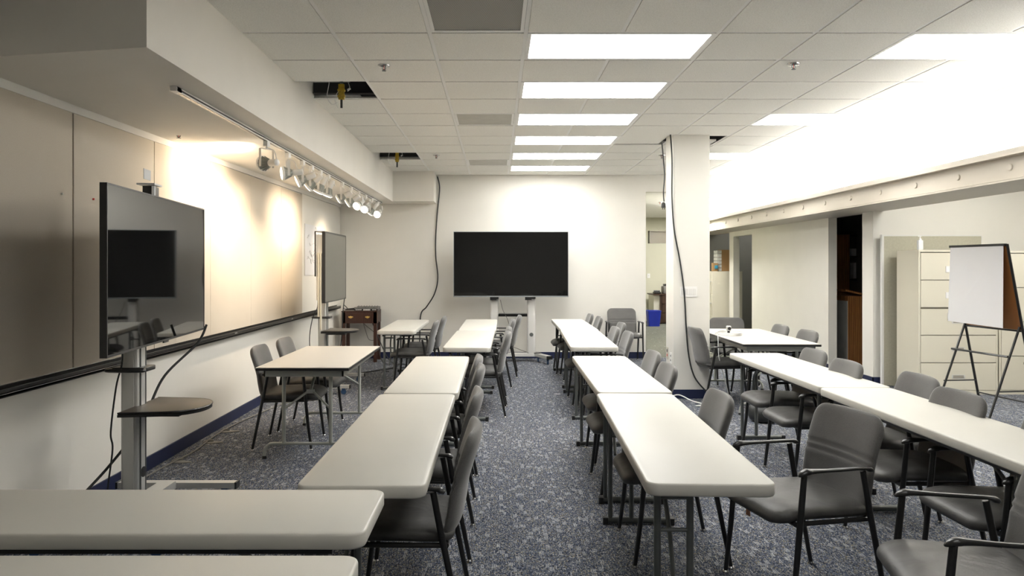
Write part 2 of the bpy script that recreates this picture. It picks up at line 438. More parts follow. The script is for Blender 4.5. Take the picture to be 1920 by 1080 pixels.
for k, x in enumerate(xs[1:-1]):
    kk = k+1
    for r in rows:
        ya = Y0+G*r; yb = min(ya+G, BW)
        if kk == 4 and (r, 0) in lights: continue
        if kk == 8 and r in rlights: continue
        if yb < BEH: continue
        grid.box(x-.012, x+.012, max(ya, BEH)+.012, yb-.012, ZC, ZC+.003)
g = grid.build('grid', 'white', ceil, smooth=False)
b = MB(); b.box(LW, 4.3, BEH, BW, 3.5, 3.6); struct('ceiling.001', b, 'plenum')
# cross joist seen through the openings
for (yy, lab) in ((Y0+G*3-.03, 'dark steel channel inside the larger gap in the ceiling'), (Y0+G*9-.03, 'dark steel channel inside the far gap in the ceiling')):
    b = MB(); b.box(-1.60, -1.05, yy-.02, yy+.015, ZC+.03, ZC+.13); b.box(-1.60, -1.05, yy-.05, yy-.02, ZC+.03, ZC+.035)
    tag(b.build('steel_channel', 'blackplastic', smooth=False), lab, 'joist')
# cover behind the soffit face above ceiling
# column
b = MB(); b.box(1.98, 2.387, 8.2, 8.55, 0, 3.4); struct('trim_1', b, 'wall')
# baseboards
b = MB(); b.box(LW, LW+.012, BEH, BW-.012, 0, .10); struct('baseboard_left', b, 'navy')
b = MB(); b.box(LW, 2.406, BW-.012, BW, 0, .10); b.box(2.394, 2.418, BW-.012, BW+.16, 0, .10); struct('baseboard_back', b, 'navy')
b = MB(); b.box(1.968, 2.399, 8.188, 8.2, 0, .10); b.box(1.968, 1.98, 8.2, 8.56, 0, .10); b.box(2.387, 2.399, 8.2, 8.56, 0, .10); struct('baseboard_column', b, 'navy')
b = MB(); b.box(RX-.012, RX, 9.108, 9.39, 0, .10); b.box(RX-.012, 7.1, 9.108, 9.12, 0, .10); b.box(RX-.012, RX, 10.35, 13.45, 0, .10); struct('baseboard_right', b, 'navy')
# steel beam with flanges
b = MB()
b.box(UX-.004, UX+.06, 2.0, 16, 2.19, 2.372)
b.box(UX-.07, UX+.10, 2.0, 16, 2.372, 2.385)
b.box(UX-.05, RX+.12, 2.0, 16, 2.165, 2.18)
beam = struct('trim_2', b, 'beam')
for k in range(14):
    y = 5.29+.673*k
    m = T(UX-.004, y, 2.285, 0, 0, -PI/2)
    q = MB(); q.lathe([(.028, 0), (.028, .010), (.024, .013)], 16, m); q.build('bolt_cap', 'beam', beam)
# second beam in the far room
b = MB(); b.box(3.55, 7.0, 17.05, 17.11, 2.03, 2.30); b.box(3.55, 7.0, 16.98, 17.18, 2.29, 2.31); b.box(3.55, 7.0, 16.98, 17.18, 2.02, 2.04); b.box(3.55, 3.57, 16.98, 17.18, 2.02, 2.31)
struct('trim_3', b, 'beam')
# lip added on the top flange to hide the added light strip
b = MB(); b.box(UX-.07, UX-.06, 2.0, 15.9, 2.385, 2.425); struct('trim_4', b, 'beam')
t = thing('added_light_strip', 'long unseen light strip added behind the lip on top of the painted beam', 'light', (UX-.03, 6.8, 2.386))  # added to brighten the upper wall and ceiling, itself out of sight
b = MB(); b.box(-.022, .024, -4.6, 8.8, 0, .012); b.build('housing', 'white', t, False)
b = MB(); b.tube([(0, -4.55, .024), (0, 8.75, .024)], .011, 10); b.build('tube', 'cove', t)

# ------------------------------------------------------------ wall panels, rail
pan = [0.6, 1.9, 3.12, 4.337, 5.369, 6.42, 7.48, 8.535, 9.45]
for i in range(len(pan)-1):
    b = MB(); gp = .008 if i in (2, 3) else .002
    b.box(LW, LW+.022, pan[i]+gp, pan[i+1]-gp, .875, 2.40)
    o = b.build('wall_panel', 'panel', smooth=False)
    names = ['first tan fabric panel in the row, outside the left edge of view', 'second tan fabric panel in the row, outside the left edge of view',
             'tan fabric wall panel at left edge, before the dark open seam', 'tan fabric wall panel just past the dark open seam, with a red pin',
             'tan fabric wall panel behind the angled television', 'tan fabric wall panel just right of the angled television',
             'brightest spotlit tan fabric wall panel left of the small screen', 'last tan fabric wall panel before the paper sheet']
    tag(o, names[i], 'wall panel', 'tan fabric panels on the left wall')
b = MB(); b.box(LW, LW+.016, 9.454, BW-.03, .875, 2.42); tag(b.build('wall_panel', 'wall', smooth=False), 'cream smooth wall panel in the back left corner, carrying the paper sheet', 'wall panel')
# top strip with torn edge
b = MB(); b.add([(LW, .6, 2.36), (LW+.03, .6, 2.36), (LW+.03, BW, 2.435), (LW, BW, 2.435), (LW, .6, 2.425), (LW+.03, .6, 2.425), (LW+.03, BW, SZ), (LW, BW, SZ)],
        [(0, 3, 2, 1), (4, 5, 6, 7), (0, 1, 5, 4), (1, 2, 6, 5), (2, 3, 7, 6), (3, 0, 4, 7)])
struct('trim_5', b, 'whitegloss')
t = thing('chalk_rail', 'long black metal chalk rail running below the tan wall panels', 'rail', (LW, 6.2, .85))
b = MB(); b.box(0, .075, -5.6, 5.35, -.025, -.005); b.box(.066, .075, -5.6, 5.35, -.03, .012); b.box(0, .012, -5.6, 5.35, -.03, .025); b.build('ledge', 'blackplastic', t, False)
b = MB(); b.box(.0745, .0755, -5.6, 5.35, -.014, -.010); b.box(0, .015, -5.6, 5.35, .019, .026); b.build('metal_edge', 'chrome', t, False)
for y in (-3.2, -1.3, .7, 2.6, 4.1):
    q = MB(); q.box(.04, .078, y-.03, y+.03, -.005, .004); q.build('clip', 'alu', t, False)
b = MB(); b.lathe([(.006, 0), (.006, .008), (.003, .010)], 10, T(LW+.022, 4.55, 1.895, 0, 0, PI/2)); tag(b.build('push_pin', 'red'), 'tiny red push pin in the tan panel past the dark seam', 'pin')
b = MB(); b.lathe([(.005, 0), (.005, .008), (.003, .010)], 10, T(LW+.022, 4.22, 1.895, 0, 0, PI/2)); tag(b.build('push_pin', 'white'), 'tiny white push pin left of the dark panel seam', 'pin')
# paper map on wall
t = thing('wall_map', 'white paper sheet with faint line drawing taped on the wall behind the grey screen', 'poster', (LW+.02, 10.0, 1.70))
b = MB(); b.box(0, .004, -.42, .42, -.34, .34); b.build('sheet', 'paper', t, False)
random.seed(3); b = MB()
for k in range(16):
    y = random.uniform(-.32, .2); z = random.uniform(-.15, .28); pts = []
    for j in range(6): pts.append((.006, y, z)); y += random.uniform(-.03, .08); z += random.uniform(-.04, .04)
    b.tube(pts, .0013, 4)
b.build('drawing', 'cordgrey', t)

# ------------------------------------------------------------ ceiling fixtures
ord_ = {-10: 'far behind the camera', -8: 'unseen fill added behind the camera, farther back', -5: 'unseen fill added behind the camera, nearest to it', -4: 'behind the camera, first back', -2: 'just above the camera, out of view',
        0: 'nearest in view, beside the perforated vent', 2: 'second from the front', 4: 'third from the front, beside a plain vent', 6: 'fourth from the front', 8: 'fifth from the front', 10: 'last one before the back wall'}
def troffer(x0, x1, r, dm, lab, grp):
    ya = Y0+G*r; t = thing('ceiling_light', lab, 'ceiling light', ((x0+x1)/2, ya+G/2, ZC), 0, grp)
    w_, d_ = (x1-x0)/2-.013, G/2-.013
    b = MB(); e = .025
    b.box(-w_, w_, -d_, -d_+e, -.004, .02); b.box(-w_, w_, d_-e, d_, -.004, .02); b.box(-w_, -w_+e, -d_+e, d_-e, -.004, .02); b.box(w_-e, w_, -d_+e, d_-e, -.004, .02)
    b.box(-w_, w_, -d_, d_, .04, .045); b.build('frame', 'white', t, False)
    b = MB(); b.box(-w_+e, w_-e, -d_+e, d_-e, .002, .008); b.build('diffuser', dm, t, False)
for r in (-8, -5, 0, 2, 4, 6, 8, 10):  # rows behind the camera are unseen fill, added for brightness
    troffer(xs[3], xs[5], r, 'diffuser' if r >= 0 else 'weak_fill', 'bright ceiling light of the central row, '+ord_[r], 'lit panels in the central ceiling row')
for r, s_ in ((0, 'large one at the upper right edge'), (4, 'middle one beyond the sprinkler'), (8, 'far one seen right of the column')):
    troffer(xs[7], xs[9], r, 'diffuser_dim', 'soft white ceiling light on the right side, '+s_, 'lit panels on the right side')
for r, (mm, s_) in {-1: ('grille', 'perforated square ceiling vent at the top edge, left of the nearest light'), 4: ('ventplain', 'plain greyish ceiling vent cover beside the third light'), 9: ('ventplain', 'plain greyish ceiling vent cover near the back wall')}.items():
    t = thing('ceiling_vent', s_, 'vent', ((xs[2]+xs[3])/2, Y0+G*r+G/2, ZC)); h = G/2-.014; e = .022
    b = MB(); b.box(-h, h, -h, -h+e, -.003, .01); b.box(-h, h, h-e, h, -.003, .01); b.box(-h, -h+e, -h+e, h-e, -.003, .01); b.box(h-e, h, -h+e, h-e, -.003, .01); b.build('frame', 'white', t, False)
    b = MB(); b.box(-h+e, h-e, -h+e, h-e, .002, .006); b.build('grille', mm, t, False)
# sprinklers
def sprinkler(x, y, z, lab):
    t = thing('sprinkler', lab, 'sprinkler', (x, y, z))
    b = MB(); b.lathe([(.014, -.016), (.042, -.010), (.045, -.002), (.045, 0)], 18); b.build('escutcheon', 'chrome', t)
    b = MB(); b.tube([(-.010, 0, -.01), (-.012, 0, -.028), (0, 0, -.040)], .003, 6); b.tube([(.010, 0, -.01), (.012, 0, -.028), (0, 0, -.040)], .003, 6)
    b.lathe([(.016, -.044), (.016, -.041)], 12); b.build('head', 'legmetal', t)
    b = MB(); b.tube([(0, 0, -.012), (0, 0, -.036)], .003, 6); b.build('bulb', 'red', t)
def cz(px, py, z=ZC):
    y = (z-CH)*F/(VY-py); return ((px-VX)/F*y, y)
for px, py, s_ in ((720, 121, 'in the ceiling between the soffit and the perforated vent'), (1488, 118, 'in the ceiling between the two light rows'), (818, 290, 'in the ceiling near the back wall, left side'), (1241, 290, 'in the ceiling left of the column')):
    x, y = cz(px, py); sprinkler(x, y, ZC-.004, 'small chrome sprinkler head '+s_)
x, y = cz(335, 250, 2.455); sprinkler(x, y, 2.462, 'small chrome sprinkler head under the soffit near the track end')
x, y = cz(604, 360, 2.48); sprinkler(x, y, 2.477, 'small sprinkler head under the soffit beyond the spotlights')
x, y = cz(1237, 374, 2.80); sprinkler(3.35, 15.0, 2.80, 'tiny sprinkler head in the far room seen through the opening')
# hanging junctions in the ceiling holes
def dangling(x, y, lab, s=1.0):
    t = thing('hanging_connector', lab, 'connector', (x, y, ZC+.25))
    b = MB(); b.tube([(0, 0, .2), (0, 0, -.20)], .014*s, 10); b.build('conduit', 'legmetal', t)
    b = MB(); b.prism(rrect(.05*s, .03, .008), -.33, -.20, None, .004); b.box(-.03*s, .03*s, -.018, .018, -.26, -.245); b.box(-.03*s, .03*s, -.018, .018, -.31, -.295); b.build('body', 'yellow', t)
    b = MB(); b.tube([(0, 0, -.33), (0, 0, -.40)], .010, 8); b.build('plug', 'black', t)
    b = MB(); b.tube(smooth_path([(-.11, 0, .1), (-.10, 0, -.15), (-.12, 0, -.3), (-.08, -.01, -.37), (-.03, -.02, -.36)]), .003, 6)
    b.tube(smooth_path([(.03, 0, .1), (.04, 0, -.12), (.07, 0, -.23), (.05, 0, -.26)]), .003, 6); b.tube([(.05, 0, -.25), (.075, 0, -.235)], .009, 8)
    b.tube(smooth_path([(-.02, 0, -.25), (-.055, 0, -.32), (-.03, 0, -.40)]), .0025, 6); b.build('wire', 'cordwhite', t)
dangling(-1.30, Y0+G*2+.30, 'yellow electrical connector hanging from the larger ceiling gap')
dangling(-1.33, Y0+G*8+.30, 'yellow electrical connector hanging from the far ceiling gap', .9)

# track with spotlights
TX = -1.78
t = thing('light_track', 'white metal lighting track fixed under the soffit', 'track', (TX, 7.8, 2.47))
b = MB(); b.box(-.018, -.006, -3.76, 3.5, -.025, .0); b.box(.006, .018, -3.76, 3.5, -.025, .0); b.box(-.018, .018, -3.77, -3.70, -.027, 0); b.box(-.018, .018, 3.44, 3.5, -.027, 0); b.build('rail', 'white', t, False)
b = MB(); b.box(-.010, .010, -3.70, 3.44, -.0262, -.002); b.box(.0175, .0188, -3.70, 3.44, -.019, -.009); b.build('slot', 'black', t, False)
spots = [  # y, aim direction (dx,dy,dz), lit towards camera?
    (5.67, (-.75, .50, .02), 'nearest, turned away, hanging alone'), (6.25, (-.88, -.38, -.12), 'second, aimed left at the panels'), (6.72, (-.85, -.25, -.4), 'third along the track'),
    (7.05, (-.75, .0, -.6), 'fourth along the track'), (7.40, (-.45, .05, -.85), 'fifth, pointing down'), (7.75, (-.35, .0, -.85), 'sixth, pointing down'),
    (8.45, (-.85, .0, -.5), 'seventh, after a wider gap'), (8.95, (-.80, -.05, -.5), 'eighth along the track'), (9.45, (-.35, -.80, -.45), 'ninth, lens glowing towards the room'),
    (9.95, (-.2, -.85, -.5), 'tenth, lens glowing towards the room'), (10.45, (-.6, .1, -.7), 'eleventh, aimed down at the corner'), (11.0, (-.15, -.88, -.35), 'last, glowing at the far end of the track')]
for y, d, s_ in spots:
    t = thing('track_spotlight', 'white track spotlight with finned bulb, '+s_, 'spotlight', (TX, y, 2.445), 0, 'spotlights hanging from the white track')
    b = MB(); b.box(-.016, .016, -.035, .035, -.04, 0); b.tube([(0, 0, -.04), (0, 0, -.06)], .008, 8); b.build('adapter', 'white', t, False)
    D = Vector(d).normalized(); hz = Vector((D.x, D.y, 0)).normalized(); rz = math.atan2(hz.y, hz.x)-PI/2; pitch = math.asin(D.z)
    R = T(0, 0, 0, rz)
    b = MB()   # yoke: inverted U of flat strip
    for sx in (-1, 1): b.box(sx*.062-.002, sx*.062+.002, -.011, .011, -.20, -.060, R)
    b.box(-.062, .062, -.011, .011, -.063, -.059, R); b.build('yoke', 'whitegloss', t, False)
    # lamp: axis along local +z after rotation -> build along +z then rotate to D
    q = Vector((0, 0, 1)).rotation_difference(D).to_matrix().to_4x4()
    ML = Matrix.Translation((0, 0, -.17)) @ q
    b = MB(); b.lathe([(.018, -.125), (.026, -.12), (.028, -.045), (.022, -.035)], 18, ML); b.build('lamp_holder', 'white', t)
    b = MB(); b.lathe([(.024, -.035), (.030, -.01), (.052, .03), (.056, .035)], 20, ML)
    for k in range(14):
        a = 2*PI*k/14; mm = ML @ Matrix.Rotation(a, 4, 'Z')
        b.add([(.026, -.0015, -.03), (.032, -.0015, -.03), (.060, -.0015, .034), (.05, -.0015, .034), (.026, .0015, -.03), (.032, .0015, -.03), (.060, .0015, .034), (.05, .0015, .034)],
              [(0, 1, 2, 3), (7, 6, 5, 4), (0, 4, 5, 1), (1, 5, 6, 2), (2, 6, 7, 3), (3, 7, 4, 0)], mm)
    hs = b.build('heat_sink', 'palemetal', t)
    b = MB(); b.lathe([(.058, .033), (.061, .036), (.061, .052), (.054, .054)], 22, ML); b.build('lamp_rim', 'white', t)
    b = MB(); b.lathe([(.050, .050), (.050, .056), (.03, .060), (.005, .061)], 22, ML); b.build('lens', 'bulb', t)
    b = MB(); b.tube(smooth_path([(0, 0, -.05), (.05, .02, -.07), (.07, .01, -.12), tuple(ML @ Vector((0, 0, -.118)))]), .003, 6); b.build('cord', 'cordwhite', t)
    L = bpy.data.lights.new('spot', 'SPOT'); L.energy = SPOT_W*(.12 if d[1] < -.5 else .5 if d[2] < -.7 else 1); L.color = (1, .80, .58); L.spot_size = math.radians(105); L.spot_blend = 1.0; L.shadow_soft_size = .04
    lo = bpy.data.objects.new('lamp', L); C.objects.link(lo); lo.parent = t
    lo.location = Vector((0, 0, -.17))+D*.085; lo.rotation_euler = D.to_track_quat('-Z', 'Y').to_euler()

# ------------------------------------------------------------ tables
TZ = .72
def training_table(x, y, rz, lab, group, L=1.83, W=.45, side=-1):
    """long folding training table, length along local Y"""
    t = thing('folding_table', lab, 'table', (x, y, 0), rz, group)
    b = MB(); b.prism(rrect(W, L, .045, 8), TZ-.046, TZ, None, .007); b.build('tabletop', 'tabletop', t, angle=50)
    b = MB(); b.box(-W/2+.05, -W/2+.075, -L/2+.1, L/2-.1, TZ-.075, TZ-.046); b.box(W/2-.075, W/2-.05, -L/2+.1, L/2-.1, TZ-.075, TZ-.046); b.build('apron', 'blackplastic', t, False)
    for e in (-1, 1):
        yy = e*(L/2-.17)
        for px in (-W/2+.065, -W/2+.185):
            b = MB(); b.tube([(px, yy, .035), (px, yy, TZ-.046)], .0135, 14); b.build('leg', 'legmetal', t)
        b = MB(); b.tube([(-W/2+.035, yy, .022), (W/2-.035, yy, .022)], .018, 14); f = b.build('foot', 'legmetal', t)
        for xx in (-W/2+.028, W/2-.045):
            q = MB(); q.prism(rrect(.03, .045, .006, 3, xx+.008, yy), 0, .038); q.build('foot_cap', 'blackplastic', f)
        b = MB(); b.tube(smooth_path([(-W/2+.125, yy, .30), (-W/2+.13, yy-e*.07, .40), (-W/2+.12, yy-e*.13, .56), (-W/2+.12, yy-e*.30, TZ-.05)]), .009, 8)
        b.tube([(-W/2+.065, yy, .50), (-W/2+.185, yy, .50)], .008, 8); b.tube([(-W/2+.065, yy, .62), (-W/2+.185, yy, .62)], .008, 8)
        b.tube([(-W/2+.06, yy, TZ-.06), (W/2-.06, yy, TZ-.06)], .011, 8)
        b.build('brace', 'legmetal', t)
    return t
def card_table(x, y, rz, lab, L, W, ped=.18):
    t = thing('folding_table', lab, 'table', (x, y, 0), rz)
    h = .72
    b = MB(); b.box(-W/2+.004, W/2-.004, -L/2+.004, L/2-.004, h-.006, h); b.build('laminate_top', 'laminate', t, False)
    b = MB(); b.prism(rrect(W, L, .008, 2), h-.024, h-.005); b.build('edge_band', 'blackplastic', t, False)
    b = MB(); k = .05
    b.box(-W/2+k, W/2-k, -L/2+k, -L/2+k+.012, h-.075, h-.024); b.box(-W/2+k, W/2-k, L/2-k-.012, L/2-k, h-.075, h-.024)
    b.box(-W/2+k, -W/2+k+.012, -L/2+k, L/2-k, h-.075, h-.024); b.box(W/2-k-.012, W/2-k, -L/2+k, L/2-k, h-.075, h-.024); b.build('apron', 'palemetal', t, False)
    for e in (-1, 1):
        yy = e*(L/2-.16)
        for sx in (-1, 1):
            b = MB(); b.tube([(sx*ped, yy, .12), (sx*ped, yy, h-.03)], .0145, 14); b.build('leg', 'palemetal', t)
        b = MB(); w2 = W/2-.02
        b.tube(smooth_path([(-w2, yy, .008), (-w2+.002, yy, .06), (-w2+.03, yy, .10), (-w2+.08, yy, .115), (0, yy, .115), (w2-.08, yy, .115), (w2-.03, yy, .10), (w2-.002, yy, .06), (w2, yy, .008)]), .0125, 12)
        f = b.build('foot_rail', 'palemetal', t)
        for sx in (-1, 1):
            q = MB(); q.lathe([(.018, 0), (.018, .018), (.014, .022)], 12, T(sx*w2, yy, 0)); q.build('foot_cap', 'blackplastic', f)
        b = MB(); b.tube([(-ped, yy, .38), (-.02, yy-e*.10, .50), (.02, yy-e*.10, .50), (ped, yy, .38)], .009, 8); b.tube([(0, yy-e*.10, .50), (0, yy-e*.32, h-.05)], .012, 8, None, True)
        b.box(-.03, .03, yy-e*.10-.01, yy-e*.10+.01, .485, .515)
        b.build('brace', 'palemetal', t)
    return t
gL = 'white training tables left of the central aisle'; gR = 'white training tables right of the central aisle'; gQ = 'white training tables in the right column'
training_table(-.470, 3.435, 0, 'long white training table left of the aisle, beside the nearest chairs', gL)
training_table(-.455, 5.275, 0, 'long white training table left of the aisle, beside the square-edged table', gL, 1.80)
training_table(-.262, 7.75, math.radians(-1.2), 'white training table left of the aisle, third in its column', gL)
training_table(-.222, 9.60, math.radians(-.6), 'white training table left of the aisle, farthest in the column in front of the television', gL)
training_table(.785, 3.455, math.radians(-2.2), 'long white training table right of the aisle, nearest to the camera', gR)
training_table(.850, 5.30, math.radians(-.8), 'long white training table right of the aisle, second from the camera', gR, 1.80)
training_table(.955, 7.80, math.radians(-2.0), 'white training table right of the aisle, third from the camera', gR)
training_table(1.005, 9.64, math.radians(-.5), 'white training table right of the aisle, farthest one near the lone chair', gR)
training_table(2.255, 5.50, 0, 'long white training table in the right column, behind the pulled-out chair', gQ)
training_table(2.235, 3.66, 0, 'long white training table in the right column, running out of the right edge', gQ)
training_table(-1.185, 9.53, 0, 'short-looking white training table at back left beside the dark wooden stand', None, 1.83, .45)
training_table(-1.29, 2.275, PI/2, 'white training table lying across the lower left corner, farther of the two', 'tables across the lower left corner', 1.83, .42)
training_table(-1.27, 1.70, PI/2, 'white training table along the bottom left edge, nearest to the camera', 'tables across the lower left corner', 1.83, .44)
card_table(-1.455, 6.22, 0, 'pale square-edged folding table with two chairs beside the left wall', 1.50, .70)
card_table(2.80, 8.02, math.radians(-1), 'pale square-edged folding table right of the column with webcam on it', 1.78, .76, .2)

# ------------------------------------------------------------ chair
def cushion(W, prof, thick, rtop, rbot, nu=18, curve=.03, groove=()):
    """prof(t)->(y,z) centre line t 0..1; sheet of width W with rounded corners and puffed thickness"""
    N = 60 if groove else 26; ts = []
    for i in range(N+1):
        ts.append(.5*(i/N)+.5*(.5-.5*math.cos(PI*i/N)))
    P = [Vector((0, *prof(t))) for t in ts]
    Lc = [0]
    for i in range(N): Lc.append(Lc[-1]+(P[i+1]-P[i]).length)
    tot = Lc[-1]; vs = []; fs = []
    def half(s):
        if s < rbot: return W/2-rbot+math.sqrt(max(0, rbot**2-(rbot-s)**2))
        if tot-s < rtop: return W/2-rtop+math.sqrt(max(0, rtop**2-(rtop-(tot-s))**2))
        return W/2
    for side in (1, -1):
        for i in range(N+1):
            tv = (P[min(i+1, N)]-P[max(i-1, 0)]).normalized(); nv = Vector((0, -tv.z, tv.y)); hw = half(Lc[i])
            e = 2*Lc[i]/tot-1
            for j in range(nu+1):
                u = -math.cos(PI*j/nu)
                th = thick/2*((max(0, 1-abs(u)**7))*(max(0, 1-abs(e)**9)))**.45
                if side == -1:
                    for g0 in groove: th -= .007*math.exp(-((Lc[i]-g0)/.008)**2)
                p = P[i]+nv*th*side; vs.append((u*hw, p.y+curve*u*u, p.z))
    w1 = nu+1; o2 = (N+1)*w1
    for i in range(N):
        for j in range(nu):
            a = i*w1+j
            fs.append((a, a+w1, a+w1+1, a+1)); fs.append((o2+a, o2+a+1, o2+a+w1+1, o2+a+w1))
    m = MB(); m.add(vs, fs); return m
def weld(o, d=.0006):
    import bmesh
    bm = bmesh.new(); bm.from_mesh(o.data); bmesh.ops.remove_doubles(bm, verts=bm.verts, dist=d); bmesh.ops.recalc_face_normals(bm, faces=bm.faces); bm.to_mesh(o.data); bm.free()
def lerp_prof(pts):
    sp = smooth_path([(0, *p) for p in pts], 10)
    def f(t):
        k = t*(len(sp)-1); i = min(int(k), len(sp)-2); q = sp[i].lerp(sp[i+1], k-i); return (q.y, q.z)
    return f
def make_chair(lab, loc, rz, group):
    t = thing('chair', lab, 'chair', loc, rz, group)
    # seat: centre line from rear to front, nose rolled down
    s = cushion(.47, lerp_prof([(-.195, .421), (-.10, .423), (.05, .427), (.17, .427), (.245, .412), (.274, .388)]), .074, .085, .05, curve=0).build('seat', 'vinyl', t, angle=80); weld(s)
    bk = cushion(.455, lerp_prof([(-.165, .405), (-.195, .45), (-.212, .53), (-.222, .60), (-.245, .68), (-.270, .755), (-.288, .815)]), .050, .075, .06, curve=.030, groove=(.205, .235)).build('backrest', 'fabric', t, angle=80); weld(bk)
    for sx in (-1, 1):
        x = sx*.255
        b = MB(); b.tube([(x, .232, .012), (x, .205, .22), (x, .185, .43), (x, .168, .605)], [.0105, .0125, .0135, .0125], 12); l = b.build('leg', 'black', t)
        q = MB(); q.lathe([(.015, 0), (.016, .006), (.012, .013)], 12, T(x, .233, 0)); q.build('foot_glide', 'chrome', l)
        b = MB(); b.tube([(x, -.235, .012), (x, -.185, .26), (x, -.145, .45), (x, -.115, .605)], [.0105, .0125, .0135, .0125], 12); l = b.build('leg', 'black', t)
        q = MB(); q.lathe([(.015, 0), (.016, .006), (.012, .013)], 12, T(x, -.236, 0)); q.build('foot_glide', 'chrome', l)
        b = MB(); b.tube(smooth_path([(x, -.16, .604), (x, -.145, .612), (x, -.11, .617), (x, .02, .617), (x, .13, .618), (x, .165, .615), (x, .195, .600)], 4),
                         [.012, .014, .016, .018, .019, .018, .015, .013, .013, .013, .013, .013, .013, .013, .014, .016, .018, .020, .022, .022, .021, .019, .016, .010, .004], 12, flat=.62) ; b.build('armrest', 'blackplastic', t, angle=60)
    b = MB()
    for sx in (-1, 1): b.tube([(sx*.235, -.17, .392), (sx*.235, .20, .395)], .011, 8); b.tube([(sx*.255, .19, .395), (sx*.235, .19, .395)], .011, 8); b.tube([(sx*.255, -.155, .392), (sx*.235, -.155, .392)], .011, 8)
    b.tube([(-.24, .19, .392), (.24, .19, .392)], .011, 8); b.tube([(-.24, -.165, .392), (.24, -.165, .392)], .011, 8)
    b.build('seat_frame', 'black', t)
    return t
a90 = PI/2
gA = 'grey chairs along the left training tables'; gB = 'grey chairs along the right training tables'; gC = 'grey chairs in the right column'; gD = 'grey chairs around the tables by the walls'
R_ = math.radians
chairs = [
 # x, y, rz(deg), group, label
 (-.36, 3.08, 90, gA, 'grey upholstered chair nearest the camera left of the aisle, at the table corner'),
 (-.37, 3.92, 90, gA, 'grey upholstered chair left of the aisle, second from the camera'),
 (-.375, 4.90, 90, gA, 'grey upholstered chair left of the aisle, third from the camera with brownish lit back'),
 (-.40, 5.42, 90, gA, 'grey upholstered chair left of the aisle, fourth from the camera, tucked behind the third'),
 (-.145, 7.42, 89, gA, 'grey chair left of the aisle, nearest of the far group'),
 (-.13, 8.02, 90, gA, 'grey chair left of the aisle, second of the far group, mostly hidden'),
 (-.06, 9.15, 91, gA, 'grey chair left of the aisle, third of the far group, before the television'),
 (.045, 9.98, 88, gA, 'grey chair left of the aisle, farthest one, sticking out beside the television post'),
 (-1.00, 8.97, 90, gD, 'grey chair at the back left white table, the nearer of the two facing it'),
 (-.96, 9.72, 90, gD, 'grey chair at the back left white table, the farther of the two facing it'),
 (-1.73, 6.13, -88, gD, 'grey chair by the left wall at the square-edged table, nearer of the two'),
 (-1.71, 6.77, -90, gD, 'grey chair by the left wall at the square-edged table, farther of the two'),
 (.915, 3.84, 89, gB, 'grey chair tucked under the nearest right-hand table, seat nose showing in the aisle'),
 (.905, 4.95, 90, gB, 'grey chair tucked under the second right-hand table, the nearer of its two'),
 (.965, 5.70, 90, gB, 'grey chair tucked under the second right-hand table, the farther of its two'),
 (1.08, 7.43, 90, gB, 'grey chair at the third right-hand table, nearest of its group'),
 (1.04, 8.01, 90, gB, 'grey chair at the third right-hand table, pushed in left of its neighbours'),
 (1.215, 8.62, 90, gB, 'grey chair at the third right-hand table, standing farther out than its neighbours'),
 (1.10, 9.68, 90, gB, 'grey chair at the farthest right-hand table, the nearer of its two'),
 (1.05, 10.22, 90, gB, 'grey chair at the farthest right-hand table, the farthest of all in the row'),
 (1.39, 3.34, 103, gC, 'grey chair pulled out and turned in the right foreground, both arms visible'),
 (1.65, 2.50, 77, gC, 'grey chair cut off by the lower right corner of view'),
 (2.28, 5.83, 90, gC, 'grey chair at the farther right-column table, the farther of its two'),
 (2.21, 5.14, 90, gC, 'grey chair at the farther right-column table, the nearer of its two'),
 (2.33, 4.48, 88, gC, 'grey chair at nearer right-column table, creased back, farthest of its three'),
 (2.20, 3.88, 90, gC, 'grey chair at the nearer right-column table, middle one of its three'),
 (2.23, 3.20, 90, gC, 'grey chair at the nearer right-column table, partly cut by the right edge'),
 (2.43, 8.05, -86, gD, 'grey chair beside the column, facing the square-edged table with webcam'),
 (2.98, 7.58, 92, gD, 'grey chair on the right side of the webcam table, nearer of the two'),
 (2.98, 8.32, 90, gD, 'grey chair on the right side of the webcam table, farther of the two'),
 (2.98, 9.25, 180, gD, 'grey chair at the far end of the webcam table, partly behind the column'),
 (1.98, 11.37, 180, gD, 'lone dark grey chair standing against the back wall right of the television'),
]
proto = None
for (x, y, rz, g, lab) in chairs:
    if proto is None: proto = make_chair(lab, (x, y, 0), R_(rz), g); o = proto
    else: o = dup(proto, (x, y, 0), R_(rz), lab, g)
    if (x, y) == (1.39, 3.34):
        q = MB(); q.box(.10, .13, .20, .202, .325, .375, T(0, 0, 0, .1)); q.build('hang_tag', 'amber', o, False)
    if (x, y) == (1.08, 7.43):
        q = MB(); q.box(.10, .16, .20, .202, .31, .375, T(0, 0, 0, .1)); q.build('hang_tag', 'clear', o, False)

